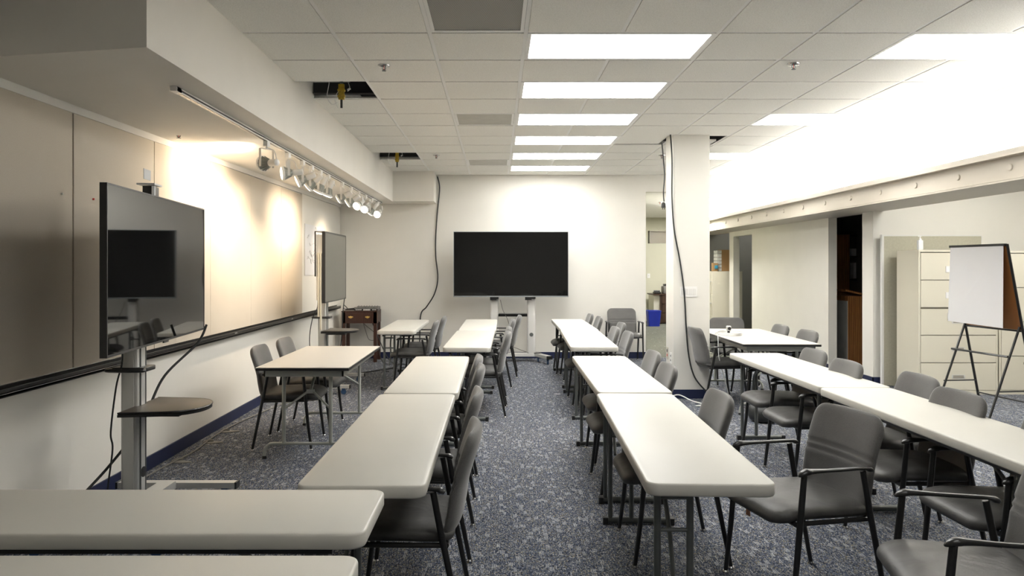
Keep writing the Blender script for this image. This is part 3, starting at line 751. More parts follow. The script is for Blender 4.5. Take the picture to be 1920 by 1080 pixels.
# ------------------------------------------------------------ screens on stands
def side_stand(x, y, lab, z_top, tray_z, clamp_z):
    t = thing('display_stand', lab, 'stand', (x, y, 0))
    b = MB()
    b.prism(rrect(.10, .12, .02, 4), .12, z_top, None, .004); b.box(-.03, .03, -.066, -.06, .12, z_top-.02); b.box(.05, .054, -.022, .022, .12, z_top-.02)
    b.build('post', 'alu', t)
    b = MB(); b.box(.050, .056, .028, .034, .12, z_top-.05); b.box(.050, .056, -.034, -.028, .12, z_top-.05); b.build('post_channel', 'legmetal', t, False)
    b = MB(); b.lathe([(.030, 0), (.030, .004), (.022, .005)], 20, T(.054, 0, .30, 0, 0, PI/2)); b.build('cable_port', 'black', t)
    b = MB(); b.prism(rrect(.20, .15, .03, 5), clamp_z-.025, clamp_z, None, .004); b.tube(smooth_path([(-.09, -.06, clamp_z-.012), (-.10, -.11, clamp_z-.012), (0, -.125, clamp_z-.012), (.10, -.11, clamp_z-.012), (.09, -.06, clamp_z-.012)]), .010, 8); b.build('clamp_ring', 'blackplastic', t)
    # D shaped tray
    pts = [(.03, -.24), (.30, -.20), (.40, -.12), (.43, 0), (.40, .12), (.30, .20), (.03, .24)]
    sp = [(p.x, p.y) for p in smooth_path([(p[0], p[1], 0) for p in pts], 5)]
    tr = MB(); tr.prism(sp, tray_z-.012, tray_z, None, .003); tr = tr.build('tray', 'tray', t)
    q = MB(); q.prism([(p[0]*1.0+.0, p[1]*1.02) for p in sp], tray_z-.026, tray_z-.0121); q.tube([(p[0], p[1], tray_z-.004) for p in sp], .005, 8); q.build('tray_rim', 'black', tr)
    q = MB(); q.box(.02, .28, -.05, .05, tray_z-.06, tray_z-.021); q.build('tray_bracket', 'black', tr, False)
    for yy in (-.47, .47):
        b = MB(); b.box(-.33, .42, yy-.03, yy+.03, .07, .105); f = b.build('base_foot', 'alu', t, False)
        for xx in (-.335, .42): q = MB(); q.box(xx, xx+.012, yy-.032, yy+.032, .067, .108); q.build('end_cap', 'black', f, False)
        for xx in (-.27, .35):
            q = MB(); q.tube([(xx, yy-.012, .030), (xx, yy+.012, .030)], .030, 16); q.box(xx-.02, xx+.02, yy-.018, yy+.018, .055, .071); q.build('caster', 'caster', t)
    b = MB(); b.box(-.05, .05, -.439, .439, .071, .12); b.build('crossbar', 'alu', t, False)
    return t
st = side_stand(-2.08, 4.20, 'silver rolling stand with black shelf carrying the angled television', 1.40, .685, .905)
# angled tv
t = thing('television', 'black flat television turned towards the room on the left-hand stand', 'television', (-1.94, 4.275, 1.04), math.atan2(-.18, -1.61)-PI/2+PI)
# local: width along Y? build with width along local Y, facing +X then rotate
t.rotation_euler = (0, 0, math.atan2(.18, 1.61)); W2, H = .81, .835
b = MB(); b.box(-.03, .0, -W2, W2, 0, H); b.build('housing', 'blackplastic', t, False)
b = MB(); b.box(0, .004, -W2, W2, 0, .012); b.box(0, .004, -W2, W2, H-.008, H); b.box(0, .004, -W2, -W2+.008, 0, H); b.box(0, .004, W2-.008, W2, 0, H); b.build('bezel', 'bezel', t, False)
b = MB(); b.box(0, .002, -W2+.008, W2-.008, .012, H-.008); b.build('screen', 'screen', t, False)
b = MB(); b.box(0, .010, -.03, .05, -.008, .004); b.build('logo_bar', 'bezel', t, False)
b = MB(); b.box(-.10, -.05, -.25, .25, .2, .65); b.box(-.10, -.05, -.06, .06, .0, .9); b.build('mount', 'black', t, False)
b = MB(); b.box(-.095, -.092, -.06, .05, .94, 1.00); b.box(-.13, -.03, -.07, .06, .905, .915); b.tube([(-.06, -.01, .80), (-.06, -.01, .91)], .014, 10); b.build('camera_bracket', 'clear', t, False)
# grey interactive display
side_stand(-2.12, 8.95, 'silver rolling stand with black shelf carrying the grey screen', 1.35, .705, .87)
t = thing('interactive_display', 'grey projection screen board with dark frame, edge-on by the left wall', 'screen', (-1.93, 8.80, 1.065), math.radians(.6)); W2, H = .60, .80
b = MB(); b.box(0, .003, -W2+.012, W2-.012, .012, H-.012); b.build('screen', 'greyboard', t, False)
b = MB(); b.box(-.03, .0, -W2, W2, 0, H); b.box(0, .005, -W2, W2, 0, .012); b.box(0, .005, -W2, W2, H-.012, H); b.box(0, .005, -W2, -W2+.012, 0, H); b.box(0, .005, W2-.012, W2, 0, H); b.build('frame', 'bezel', t, False)
b = MB(); b.box(-.10, -.03, -W2+.02, W2-.02, .03, H-.03); b.build('back_shell', 'whitegloss', t, False)
b = MB(); b.box(-.112, -.10, -W2-.01, -W2+.01, .30, H); b.box(-.112, 0, -W2-.008, W2, H, H+.008); b.build('back_rail', 'black', t, False)
b = MB(); b.box(-.075, -.055, -W2-.02, -W2+.02, -.15, H-.25); b.box(-.05, -.035, -W2-.02, -W2+.02, -.30, H-.25); b.box(-.085, -.03, -W2-.02, -W2+.02, H-.25, H-.235); b.build('support_strip', 'cab', t, False)

# main tv on double post stand
t = thing('television', 'large wide black television with silver edge centred on the back wall', 'television', (.221, 11.22, 1.01)); W2, H = .881, 1.003
b = MB(); b.box(-W2, W2, 0, .06, 0, H); b.build('housing', 'blackplastic', t, False)
b = MB(); b.box(-W2, W2, -.005, 0, 0, .018); b.box(-W2, W2, -.005, 0, H-.008, H); b.box(-W2, -W2+.008, -.005, 0, 0, H); b.box(W2-.008, W2, -.005, 0, 0, H); b.box(-.04, .04, -.008, 0, .0, .014); b.build('bezel', 'silverbezel', t, False)
b = MB(); b.box(-W2+.008, W2-.008, -.002, 0, .018, H-.008); b.build('screen', 'screen', t, False)
b = MB(); b.box(-.45, .45, .06, .11, .2, .8); b.box(-.32, -.22, .06, .14, -.05, .6); b.box(.22, .32, .06, .14, -.05, .6); b.build('mount', 'black', t, False)
t = thing('display_stand', 'white two-post rolling stand under the large television', 'stand', (.253, 11.42, 0))
for sx in (-.288, .288):
    b = MB(); b.prism(rrect(.13, .10, .03, 5, sx, 0), .13, .975, None, .004); p = b.build('post', 'whitegloss', t)
    q = MB(); q.prism(rrect(.135, .105, .03, 5, sx, 0), .975, 1.005); q.build('post_cap', 'black', p)
    q = MB(); q.lathe([(.030, 0), (.030, .005), (.018, .006)], 20, T(sx, -.05, .42, 0, PI/2, 0)); q.build('cable_port', 'legmetal', p)
b = MB(); b.box(-.22, .22, -.16, .02, .735, .748); b.box(-.225, .225, -.04, -.03, .70, .735); b.build('shelf', 'black', t, False)
b = MB(); b.box(-.48, .40, -.06, .06, .08, .13); b.build('crossbar', 'whitegloss', t, False)
for (xa, ya, xb_, yb_) in ((.36, 0, .54, -.42), (-.36, 0, -.54, -.42)):
    ang = math.atan2(yb_-ya, xb_-xa); L_ = math.hypot(xb_-xa, yb_-ya)
    b = MB(); b.box(0, L_, -.045, .045, .085, .13, T(xa, ya, 0, ang)); f = b.build('base_foot', 'alu', t, False)
    q = MB(); q.box(-.05, .10, -.05, .05, .128, .14, T(xa, ya, 0, ang)); q.box(L_, L_+.012, -.047, .047, .08, .133, T(xa, ya, 0, ang)); q.build('foot_trim', 'black', f, False)
    for k in (.08, L_-.05):
        m_ = T(xa+math.cos(ang)*k, ya+math.sin(ang)*k, 0)
        q = MB(); q.tube([(-.012, 0, .034), (.012, 0, .034)], .034, 16, m_); q.box(-.018, .018, -.02, .02, .06, .085, m_); q.build('caster', 'caster', t)

# ------------------------------------------------------------ dark wooden stand with mixer
t = thing('side_table', 'dark cherry wood stand with one drawer in the back left corner', 'table', (-2.12, 11.5, 0))
b = MB(); b.box(-.275, .275, -.20, .20, .775, .79); b.build('top', 'darkwood', t, False)
b = MB(); b.box(-.27, -.25, -.195, .195, .60, .79); b.box(.25, .275, -.195, .195, .60, .80); b.box(-.25, .25, .175, .195, .60, .775); b.box(-.25, .25, -.195, -.185, .60, .775); b.build('apron', 'darkwood', t, False)
for sx in (-1, 1):
    for sy in (-1, 1):
        b = MB(); b.prism([(sx*.245-.025, sy*.17-.025), (sx*.245+.025, sy*.17-.025), (sx*.245+.025, sy*.17+.025), (sx*.245-.025, sy*.17+.025)], 0, .775); b.build('leg', 'darkwood', t, False)
b = MB(); b.box(-.215, .215, -.203, -.196, .635, .755); d = b.build('drawer', 'darkwood', t, False)
for sx in (-.13, .13):
    q = MB(); q.prism([(-.04, .0), (-.03, .016), (-.012, .012), (0, .022), (.012, .012), (.03, .016), (.04, 0), (.02, -.012), (0, -.02), (-.02, -.012)], 0, .003, T(sx, -.203, .695, 0, PI/2)); q.tube(smooth_path([(sx-.025, -.208, .70), (sx-.02, -.218, .69), (sx, -.222, .684), (sx+.02, -.218, .69), (sx+.025, -.208, .70)]), .003, 6); q.build('pull', 'brass', d)
t = thing('audio_mixer', 'black audio mixer with white sliders on the dark wooden stand', 'mixer', (-2.04, 11.48, .791))
b = MB(); b.add([(-.16, -.15, 0), (.20, -.15, 0), (.20, .12, 0), (-.16, .12, 0), (-.16, -.15, .03), (.20, -.15, .03), (.20, .12, .06), (-.16, .12, .06)], [(0, 3, 2, 1), (4, 5, 6, 7), (0, 1, 5, 4), (1, 2, 6, 5), (2, 3, 7, 6), (3, 0, 4, 7)]); b.build('body', 'blackplastic', t, False)
b = MB()
for k in range(9): b.box(-.02+.012*k, -.013+.012*k, -.153, -.149, .005, .028)
for k in range(6): b.box(-.14+.016*k, -.130+.016*k, -.153, -.149, .012, .024)
for k in range(3): b.box(.12+.022*k, .132+.022*k, -.153, -.149, .012, .024)
b.build('slider', 'white', t, False)
b = MB()
for k in range(8):
    for j in range(3): b.lathe([(.006, 0), (.006, .012), (.004, .014)], 8, T(-.13+.042*k, -.08+.07*j, .04+.009*j))
b.build('knob', 'cordgrey', t)
t = thing('microphone', 'black handheld microphone lying on the left of the wooden stand', 'microphone', (-2.32, 11.42, .795))
b = MB(); b.tube([(-.01, -.06, .02), (.10, 0, .022)], [.011, .016], 10); b.build('handle', 'black', t)
b = MB(); b.lathe([(.012, -.02), (.024, -.01), (.026, .005), (.018, .02), (.004, .026)], 14, T(.115, .01, .024, 0, 0, PI/2)); b.build('grille', 'cordgrey', t)
b = MB(); b.tube(smooth_path([(-.01, -.06, .02), (-.05, -.05, .03), (-.06, -.01, .08), (-.04, .03, .06), (0, .05, .01)]), .006, 8); b.build('cord', 'cord', t)

# ------------------------------------------------------------ cords and small wall items
def cord(pts, r, m, lab, name='cord'):
    b = MB(); b.tube(smooth_path(pts, 8), r, 8); return tag(b.build(name, m), lab, 'cord')
def wp(px, py, y): return ((px-VX)/F*y, y, CH-(py-VY)/F*y)
yb = BW-.012
cord([wp(820, 331, yb), wp(823, 342, yb), wp(824, 358, yb), wp(820, 400, yb), wp(817, 445, yb), wp(817, 480, yb), wp(821, 520, yb), wp(815, 550, yb), wp(800, 575, yb), wp(789, 590, yb), wp(787, 640, yb), wp(786, 671, yb)], .009, 'cord', 'black cord hanging down the back wall left of the large television')
yc = 8.188
cord([wp(1257, 252, yc), wp(1260, 300, yc), wp(1260, 370, yc), wp(1264, 430, yc), wp(1275, 490, yc), wp(1283, 550, yc), wp(1287, 620, yc), wp(1292, 670, yc-.03), wp(1303, 708, yc-.08), wp(1326, 736, yc-.12)], .0085, 'cord', 'long black cord running from the ceiling down the front of the column')
b = MB(); b.tube(smooth_path([wp(1241, 268, 8.45), wp(1244, 300, 8.45), wp(1246, 330, 8.45), wp(1244, 360, 8.45), wp(1245, 378, 8.45)]), .007, 8); o = b.build('cord', 'cord')
tag(o, 'short black cord with plug dangling left of the column top', 'cord')
x_, y_, z_ = wp(1244, 384, 8.45); q = MB(); q.lathe([(.008, .03), (.022, .015), (.026, -.03), (.02, -.035)], 12, T(x_, y_, z_)); q.tube([(x_-.01, y_, z_-.03), (x_-.01, y_, z_-.055)], .004, 6); q.tube([(x_+.01, y_, z_-.03), (x_+.01, y_, z_-.055)], .004, 6); q.build('plug', 'black', o)
cord([(-1.88, 4.75, 1.10), (-1.93, 4.72, .98), (-2.06, 4.55, .80), (-2.10, 4.42, .62), (-2.14, 4.36, .50), (-2.2, 4.15, .34), (-2.27, 3.95, .2), (-2.33, 3.82, .06), (-2.36, 3.8, .012)], .008, 'cord', 'black cord slanting from the angled television down to the floor')
cord([(-2.12, 4.13, 1.12), (-2.10, 4.11, .95), (-2.13, 4.10, .8), (-2.16, 4.10, .55), (-2.15, 4.10, .45), (-2.18, 4.1, .2), (-2.18, 4.1, .01)], .005, 'cord', 'thin black wire running down beside the silver post of the angled television')
cord([(-2.50, 3.6, .012), (-2.45, 3.75, .05), (-2.38, 3.95, .07), (-2.25, 4.1, .04), (-2.15, 4.25, .012), (-2.0, 4.4, .012)], .008, 'cord', 'black looped cord on the floor behind the lower left table')
cord([(-1.85, 4.55, .012), (-1.80, 4.6, .04), (-1.72, 4.55, .03), (-1.6, 4.5, .010)], .006, 'cord', 'short black cord loop beside the silver stand foot')
cord([(-2.42, 4.6, .012), (-2.44, 5.2, .012), (-2.40, 5.8, .012), (-2.44, 6.4, .012), (-2.41, 7.0, .012), (-2.25, 7.9, .012), (-2.0, 8.0, .012)], .006, 'cordgrey', 'thin grey cord taped along the floor beside the left baseboard')
for (x, y, s_) in ((-2.40, 4.85, 'nearest'), (-2.42, 5.55, 'second'), (-2.42, 6.15, 'third'), (-2.43, 6.55, 'farthest')):
    b = MB(); b.prism([(-.03, -.05), (.02, -.06), (.13, -.03), (.12, .0), (.02, .02), (-.02, .06)], .0005, .006, T(x, y, 0, random.uniform(-.3, .3))); b.tube(smooth_path([(-.03, -.03, .008), (.0, 0, .020), (.03, .03, .008)], 4), .012, 6, T(x, y, 0), flat=.5)
    tag(b.build('tape_strip', 'cordgrey'), 'small brown tape strip over the floor cord by the left wall, %s one' % s_, 'tape', 'tape strips on the floor cord')
cord([(-1.95, 11.45, .62), (-1.93, 11.5, .55), (-1.85, 11.5, .35), (-1.72, 11.4, .1), (-1.6, 11.2, .012), (-1.45, 10.8, .012), (-1.7, 10.3, .012), (-1.95, 10.0, .012)], .008, 'cord', 'black cord under the dark wooden stand looping onto the carpet')
cord([(-2.1, 11.5, .62), (-2.05, 11.5, .45), (-2.0, 11.5, .33), (-1.9, 11.5, .33), (-1.9, 11.5, .42), (-2.05, 11.5, .55), (-2.1, 11.5, .6)], .005, 'cordgrey', 'thin looped wire hanging below the drawer of the wooden stand')
cord([(-1.84, 11.45, .62), (-1.88, 11.45, .4), (-1.84, 11.42, .2), (-1.7, 11.1, .012), (-1.4, 11.0, .012), (-1.3, 10.7, .012), (-1.6, 10.4, .012), (-1.5, 10.2, .012)], .007, 'cord', 'second black cord dropping from the wooden stand onto the carpet')
cord([(-1.93, 9.3, 1.08), (-1.95, 9.3, .9), (-1.97, 9.32, .6), (-2.0, 9.3, .3), (-2.02, 9.3, .14)], .006, 'cord', 'black wire hanging from the lower edge of the grey screen')
cord([(-2.0, 8.2, 1.15), (-2.08, 8.5, 1.0), (-2.2, 8.75, .85), (-2.26, 8.85, .6), (-2.24, 8.85, .3), (-2.25, 8.85, .1)], .005, 'cord', 'thin black wire left of the post under the grey screen')
cord([(.06, 11.36, .96), (.10, 11.30, .80), (.17, 11.28, .66), (.2, 11.3, .5), (.15, 11.3, .3), (.35, 11.3, .2), (.5, 11.34, .14)], .005, 'cordgrey', 'thin wire hanging between the two white posts of the television stand')
# switches, outlets
t = thing('light_switch_plate', 'white four-gang light switch plate on the column', 'switch', (*wp(1291, 547, 8.2)[:2], wp(1291, 547, 8.2)[2]))
b = MB(); b.box(-.095, .095, -.006, 0, -.058, .058); b.build('plate', 'white', t, False)
for k in range(4): q = MB(); q.box(-.078+.042*k, -.048+.042*k, -.010, -.006, -.033, .033); q.build('switch', 'whitegloss', t, False)
t = thing('wall_outlet', 'white electrical outlet low on the left face of the column', 'outlet', (1.98, 8.30, .44))
b = MB(); b.box(-.006, 0, -.035, .035, -.06, .06); b.build('plate', 'white', t, False)
for zz in (-.025, .025): q = MB(); q.box(-.008, -.006, -.010, -.004, zz-.01, zz+.01); q.box(-.008, -.006, .004, .010, zz-.01, zz+.01); q.build('socket', 'ink', t, False)
t = thing('wall_outlet', 'narrow beige jack plate with red and black sockets low on the column', 'outlet', (1.98, 8.47, .47))
b = MB(); b.box(-.006, 0, -.035, .035, -.06, .075); b.build('plate', 'cab', t, False)
q = MB(); q.box(-.009, -.006, -.014, .014, .02, .05); q.build('socket', 'ink', t, False); q = MB(); q.box(-.009, -.006, -.014, .014, -.03, -.005); q.build('socket', 'red', t, False)
t = thing('light_switch_plate', 'small white switch plate on the olive wall of the far room', 'switch', wp(1216, 517, 19.8))
b = MB(); b.box(-.04, .04, -.008, 0, -.06, .06); b.build('plate', 'white', t, False); q = MB(); q.box(-.01, .01, -.014, -.008, -.02, .02); q.build('switch', 'whitegloss', t, False)
t = thing('fire_alarm', 'round red fire alarm bell on the right side of the column', 'alarm', (2.387, 8.38, CH+.62))
b = MB(); b.lathe([(.055, 0), (.055, .012), (.042, .025), (.01, .032)], 20, T(0, 0, 0, 0, 0, PI/2)); b.build('bell', 'red', t)
# white cord by column foot
cord([(1.86, 7.95, .01), (1.90, 8.0, .05), (2.0, 8.02, .07), (2.1, 7.9, .03), (2.2, 7.8, .01), (2.1, 7.7, .01), (2.3, 7.75, .01), (2.5, 7.9, .01)], .006, 'cordwhite', 'white cord looping on the carpet at the foot of the column')
cord([(2.50, 8.2, .728), (2.43, 8.05, .728), (2.405, 7.95, .70), (2.40, 7.9, .5), (2.44, 7.86, .3), (2.5, 7.9, .1), (2.5, 7.9, .01)], .005, 'cordwhite', 'white cable falling off the webcam table to the floor')
b = MB()
for k in range(5):
    pts = [(2.56+.12*math.cos(a/8*2*PI+k)+.01*k, 8.15+.20*math.sin(a/8*2*PI+k), .724+.006*k+.003*(a % 2)) for a in range(9)]
    b.tube(smooth_path(pts, 4), .004, 6)
tag(b.build('cable_coil', 'cordwhite'), 'coil of white cable lying on the webcam table beside the column', 'cable')
t = thing('webcam', 'black and silver desktop camera standing on the square-edged table right of the column', 'camera', (wp(1366, 629, 8.05)[0], 8.05, .72))
b = MB(); b.prism(rrect(.05, .04, .01), 0, .012, None, .003); b.box(-.012, .012, -.008, .008, .01, .05); b.build('stand', 'black', t)
b = MB(); b.prism(rrect(.052, .04, .014, 4, 0, -.005), .05, .105, None, .008); b.build('body', 'alu', t)
b = MB(); b.lathe([(.018, 0), (.018, .012), (.012, .014)], 16, T(0, -.025, .077, 0, PI/2)); b.build('lens', 'black', t)
# floor scrap
b = MB(); b.box(-.035, .035, -.012, .012, 0, .003, T(*[c for c in (.0, .0, .001)])); o = b.build('paper_scrap', 'paper', smooth=False); o.location = ((1045-VX)/F*8.47, 8.47, 0); tag(o, 'small white scrap on the carpet in the central aisle', 'scrap')
# bag & power strip under webcam table
t = thing('bag', 'black bag lying on the carpet under the webcam table', 'bag', (2.62, 7.0, 0), .3)
b = MB(); b.prism(rrect(.42, .26, .10, 6), 0, .16, None, .06); b.prism(rrect(.26, .2, .09, 6, .04, 0), .10, .23, None, .05); b.build('body', 'cord', t, angle=70)
b = MB(); b.tube(smooth_path([(-.12, 0, .14), (-.08, .02, .22), (.02, .02, .26), (.10, 0, .20)]), .012, 8); b.build('strap', 'black', t)

# ------------------------------------------------------------ right side: cabinets, tackboard, easel
t = thing('tackboard', 'tall fabric tackboard leaning upright behind the filing cabinet', 'board', (5.37, 9.02, 0))
b = MB(); b.box(-.60, .60, 0, .03, 0.01, 1.85); b.build('fabric_face', 'tackboard', t, False)
b = MB(); b.box(-.625, -.60, -.005, .035, 0, 1.87); b.box(.60, .61, -.005, .035, 0, 1.86); b.box(-.60, .60, -.004, .034, 1.85, 1.865); b.build('edge_strip', 'whitegloss', t, False)
def file_cabinet(x, y, W, H, D, rows, lab, full=True, rz=0, extra=None):
    t = thing('filing_cabinet', lab, 'cabinet', (x, y, 0), rz)
    b = MB(); h_ = H-.025; b.box(0, .02, 0, D, 0, h_); b.box(W-.02, W, 0, D, 0, h_); b.box(.02, W-.02, D-.02, D, 0, h_); b.box(0, W, 0, D, h_, H); b.box(.02, W-.02, .0, .02, 0, .05); b.build('body', 'cab', t, False)
    z = .05; hh = (H-.03-.05)/rows
    for k in range(rows):
        g_ = .006 if k != extra else .018
        b = MB(); b.box(.024, W-.024, -.004, .016, z+.003, z+hh-g_); d = b.build('drawer', 'cab', t, False)
        q = MB(); q.box(W/2-.075, W/2+.075, -.006, -.003, z+hh*.42, z+hh*.56); q.build('handle', 'alu', d, False)
        q = MB(); q.box(W/2-.06, W/2+.06, -.0075, -.005, z+hh*.44, z+hh*.54); q.build('handle_recess', 'cabshade', d, False)  # shade of the recess is put into the dark colour
        z += hh
    b = MB(); b.box(.02, W-.02, .018, .03, .05, H-.03); b.build('gap_shade', 'cabshade', t, False)  # dark sheet standing in for shade between the drawers
    return t
cab = file_cabinet(4.87, 8.45, .914, 1.67, .46, 5, 'tall cream five-drawer lateral filing cabinet left of the easel', extra=2)
# labels on drawers
b = MB(); b.box(5.20, 5.47, 8.437, 8.443, .875, .94); o = b.build('label_card', 'paper', smooth=False); tag(o, 'white printed label card on the middle drawer of the cream cabinet', 'label')
for zz, segs in ((.921, ((5.285, 5.335), (5.345, 5.375))), (.905, ((5.265, 5.335), (5.350, 5.390))), (.889, ((5.295, 5.325), (5.335, 5.360)))):
    q = MB()
    for (xa, xb_) in segs: q.box(xa, xb_, 8.4362, 8.4372, zz-.004, zz+.004)
    q.build('printed_line', 'ink', o, False)
for zz in (1.45, 1.15):
    b = MB(); b.box(5.18, 5.26, 8.440, 8.446, zz-.04, zz+.03); tag(b.build('label_card', 'paper', smooth=False), 'small white label card on the %s drawer of the cream cabinet, beside the flip chart' % ('top' if zz > 1.3 else 'second'), 'label')
file_cabinet(5.80, 8.45, .914, 1.66, .46, 4, 'cream filing cabinet at the right edge, behind the easel')
t = thing('sanitizer_bottle', 'clear pump bottle of hand sanitizer on top of the cream filing cabinet', 'bottle', (wp(1725, 470, 8.6)[0], 8.6, 1.671))
b = MB(); b.prism(rrect(.062, .045, .014), 0, .115, None, .008); b.build('bottle', 'clear', t)
b = MB(); b.box(-.022, .022, -.0235, -.022, .025, .085); b.build('label', 'paper', t, False)
b = MB(); b.lathe([(.016, .115), (.016, .13), (.006, .135), (.006, .155), (.012, .157), (.012, .165)], 12); b.tube([(0, 0, .162), (-.03, -.01, .158)], .004, 6); b.build('pump', 'white', t)
# easel seen from behind: board leans, width along local y
ez = thing('easel', 'black metal easel with brown hardboard backing standing before the filing cabinets', 'easel', (4.89, 7.3, 0), math.radians(7))
def eseg(mb, a, c, r=.011): mb.tube([a, c], r, 8)
def ex(z): return -.10+.2*(1.68-z)
wE = .36
b = MB(); b.add([(ex(.87), -wE, .87), (ex(.87), wE, .87), (ex(1.67), wE, 1.67), (ex(1.67), -wE, 1.67), (ex(.87)+.006, -wE, .87), (ex(.87)+.006, wE, .87), (ex(1.67)+.006, wE, 1.67), (ex(1.67)+.006, -wE, 1.67)], [(0, 1, 2, 3), (7, 6, 5, 4), (0, 4, 5, 1), (1, 5, 6, 2), (2, 6, 7, 3), (3, 7, 4, 0)]); b.build('backing_board', 'brownboard', ez, False)
b = MB(); eseg(b, (ex(1.68), -wE, 1.68), (ex(1.68), wE, 1.68), .010); b.build('board_frame', 'black', ez); b = MB(); eseg(b, (ex(.86), -wE, .86), (ex(.86), wE, .86), .009); b.build('board_frame', 'black', ez)
for sy in (-1, 1):
    b = MB(); eseg(b, (ex(.012), sy*wE, .012), (ex(1.69), sy*wE, 1.69), .0125); l = b.build('leg', 'black', ez)
    b = MB(); eseg(b, (-.28, sy*(wE-.02), .012), (ex(.90)-.01, sy*(wE-.02), .90)); b.build('leg', 'black', ez)
    b = MB(); eseg(b, (-.19, sy*(wE-.01), .29), (ex(.29), sy*(wE-.01), .29), .007); b.build('side_brace', 'black', ez)
b = MB(); eseg(b, (-.095, -wE, .62), (-.095, wE, .62), .010); b.build('crossbar', 'black', ez)
b = MB(); eseg(b, (ex(.16), -wE, .16), (ex(.16), wE, .16), .008); b.build('crossbar', 'black', ez)
b = MB(); b.box(ex(.55), ex(.55)+.10, -wE-.02, -wE+.06, .54, .56); b.build('marker_tray', 'black', ez, False)
t = thing('flip_chart_pad', 'blank white flip chart sheets hanging over the back of the easel', 'paper pad', (4.89, 7.3, 0), math.radians(7))
b = MB(); b.add([(-.125, -.33, .89), (-.150, .345, .91), (-.122, .345, 1.672), (-.122, -.33, 1.672), (-.118, -.33, .89), (-.142, .345, .91), (-.114, .345, 1.672), (-.114, -.33, 1.672)], [(0, 1, 2, 3), (7, 6, 5, 4), (0, 4, 5, 1), (1, 5, 6, 2), (2, 6, 7, 3), (3, 7, 4, 0)]); b.build('sheets', 'paper', t, False)
b = MB(); b.box(-.125, -.09, -.345, .36, 1.672, 1.695); b.build('binding', 'black', t, False)

# slot room: lectern, shelf
t = thing('lectern', 'oak veneer lectern with slanted top inside the dark doorway', 'lectern', (5.17, 10.75, 0))
b = MB(); b.box(-.11, .12, -.2, .2, 0, 1.05); b.build('body', 'oak', t, False)
b = MB(); b.add([(-.17, -.26, 1.125), (.30, -.26, 1.02), (.30, .24, 1.02), (-.17, .24, 1.125), (-.17, -.26, 1.15), (.30, -.26, 1.045), (.30, .24, 1.045), (-.17, .24, 1.15)], [(0, 3, 2, 1), (4, 5, 6, 7), (0, 1, 5, 4), (1, 2, 6, 5), (2, 3, 7, 6), (3, 0, 4, 7)]); b.build('slanted_top', 'oak', t, False)
b = MB(); b.box(-.12, -.11, -.2, .2, .05, .98); b.build('front_trim', 'alu', t, False)
t = thing('shelf_unit', 'dark bookcase with oak side seen deep in the dark doorway', 'shelf', (5.60, 11.95, 0))
b = MB(); b.box(-.1, .16, 0, .3, 0, 2.0); b.build('side_panel', 'oak', t, False)
b = MB(); b.box(.16, 1.2, .25, .3, 0, 2.0)
for z in (.4, .8, 1.25, 1.62, 1.97): b.box(.16, 1.2, 0, .3, z, z+.03)
b.build('shelf', 'black', t, False)
for (x, z, w_, h_, m_, s_) in ((5.93, 1.281, .16, .26, 'paper', 'white box with printing on the lower shelf of the dark bookcase'), (6.13, 1.281, .14, .22, 'teal', 'blue box beside the white box in the dark bookcase'), (5.88, 1.651, .15, .12, 'paper', 'small pale box on the upper shelf of the dark bookcase')):
    b = MB(); b.prism(rrect(w_, .14, .01), 0, h_, None, .003); o = b.build('box', m_); o.location = (x, 12.06, z); tag(o, s_, 'box')

# nook beyond opening
t = thing('filing_cabinet', 'cream filing cabinet side seen right of the column in the far nook', 'cabinet', (4.38, 14.9, 0))
b = MB(); b.box(0.01, .62, 0, .46, 0, 1.38); b.build('body', 'cab', t, False)
for k in range(3):
    q = MB(); q.box(-.006, .01, .02, .44, .05+.44*k, .05+.44*k+.43); d = q.build('drawer', 'cab', t, False); q = MB(); q.box(-.03, -.006, -.0, .06, .28+.44*k, .30+.44*k); q.build('handle', 'alu', d, False)
t = thing('drawer_tower', 'small stack of clear plastic drawers on the far cream cabinet', 'drawers', (4.62, 15.0, 1.381))
b = MB(); b.box(-.01, .32, 0, .25, 0, .44); b.build('shell', 'cardboard', t, False)
for k in range(6): q = MB(); q.box(-.10, -.01, 0, .24, .072*k+.004, .072*k+.066); q.build('drawer', 'drawerplastic', t, False)
t = thing('box', 'small brown box with teal item on the far cream cabinet', 'box', (4.47, 15.0, 1.381))
b = MB(); b.prism(rrect(.11, .12, .012), 0, .17, None, .004); b.build('carton', 'cardboard', t); q = MB(); q.prism(rrect(.07, .03, .012, 4, .01, -.075), .05, .12, None, .01); q.build('teal_tape', 'teal', t)
# far room: bin, desk, things on desk
t = thing('recycling_bin', 'blue plastic recycling bin on the floor of the far room', 'bin', (3.90, 18.2, 0))
b = MB(); b.prism(rrect(.24, .24, .03), 0, .012)
n_ = 28; o_ = rrect(.26, .26, .03); i_ = rrect(.33, .33, .035); b.add([(p[0], p[1], 0) for p in o_]+[(p[0], p[1], .38) for p in i_], [(k, (k+1) % n_, n_+(k+1) % n_, n_+k) for k in range(n_)])
b.add([(p[0], p[1], .01) for p in rrect(.25, .25, .03)]+[(p[0], p[1], .38) for p in rrect(.32, .32, .033)], [(n_+k, n_+(k+1) % n_, (k+1) % n_, k) for k in range(n_)])
b.build('body', 'blue', t)
b = MB(); b.tube([(p[0], p[1], .38) for p in i_]+[(i_[0][0], i_[0][1], .38)], .008, 6); b.build('rim', 'blue', t)
t = thing('desk', 'dark brown wooden desk with pale side panel in the far room', 'desk', (4.22, 18.9, 0))
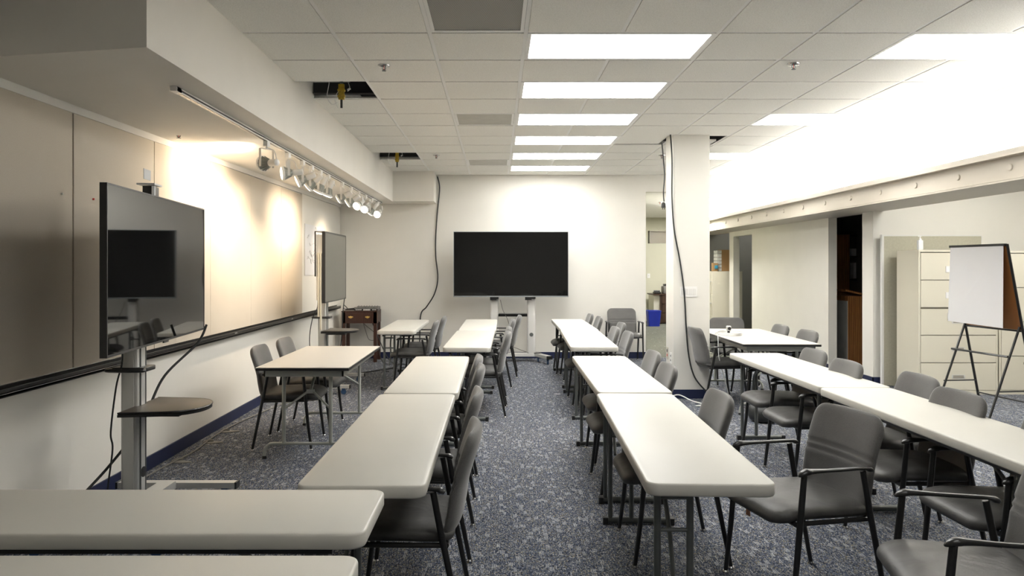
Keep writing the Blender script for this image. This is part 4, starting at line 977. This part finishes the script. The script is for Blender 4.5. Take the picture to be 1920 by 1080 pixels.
b = MB(); b.box(0, .9, .0, .7, .02, .74); b.build('drawer_block', 'deskwood', t, False); b = MB(); b.box(-.18, .95, -.03, .75, .74, .77); b.build('top', 'deskwood', t, False); b = MB(); b.box(-.15, 0, .05, .7, 0, .74); b.build('side_panel', 'cab', t, False)
for k in range(3): q = MB(); q.box(.05, .85, -.02, 0, .06+.23*k, .06+.23*k+.21); q.build('drawer', 'deskwood', t, False)
t = thing('desk_phone', 'black telephone on the far desk', 'phone', (4.17, 19.05, .77)); b = MB(); b.prism(rrect(.18, .2, .03), 0, .05, None, .01); b.build('base', 'black', t); b = MB(); b.tube([(-.08, 0, .07), (.08, 0, .07)], .022, 8); b.build('handset', 'black', t)
t = thing('printer', 'grey machine standing on the far desk', 'machine', (4.47, 19.1, .77)); b = MB(); b.prism(rrect(.30, .3, .04), 0, .2, None, .02); b.build('body', 'cordgrey', t); b = MB(); b.prism(rrect(.22, .25, .04), .2, .26, None, .02); b.build('lid', 'black', t)
# unseen lights added to brighten the far room and nook
for (x, y, s_) in ((3.85, 14.2, 'nearer one'), (4.75, 17.9, 'farther one'), (5.6, 15.2, 'one over the grey nook')):
    t = thing('ceiling_light', 'unseen ceiling light added to brighten the far room, '+s_, 'ceiling light', (x, y, 2.79)); b = MB(); b.box(-.4, .4, -.3, -.27, -.01, .01); b.box(-.4, .4, .27, .3, -.01, .01); b.box(-.4, -.37, -.27, .27, -.01, .01); b.box(.37, .4, -.27, .27, -.01, .01); b.build('frame', 'white', t, False)
    b = MB(); b.box(-.37, .37, -.27, .27, -.004, .004); b.build('diffuser', 'far_fill' if x < 5 else 'weak_fill', t, False)
# unseen lights added to brighten the right alcove, above the filing cabinets
for y, s_ in ((7.2, 'over the filing cabinets'), (4.6, 'farther forward')):
    t = thing('ceiling_light', 'unseen ceiling light added behind the beam on the right, '+s_, 'ceiling light', (5.5, y, 2.945)); b = MB(); b.box(-.6, .6, -.3, -.27, -.01, .01); b.box(-.6, .6, .27, .3, -.01, .01); b.box(-.6, -.57, -.27, .27, -.01, .01); b.box(.57, .6, -.27, .27, -.01, .01); b.build('frame', 'white', t, False)
    b = MB(); b.box(-.57, .57, -.27, .27, -.004, .004); b.build('diffuser', 'alcove_fill', t, False)
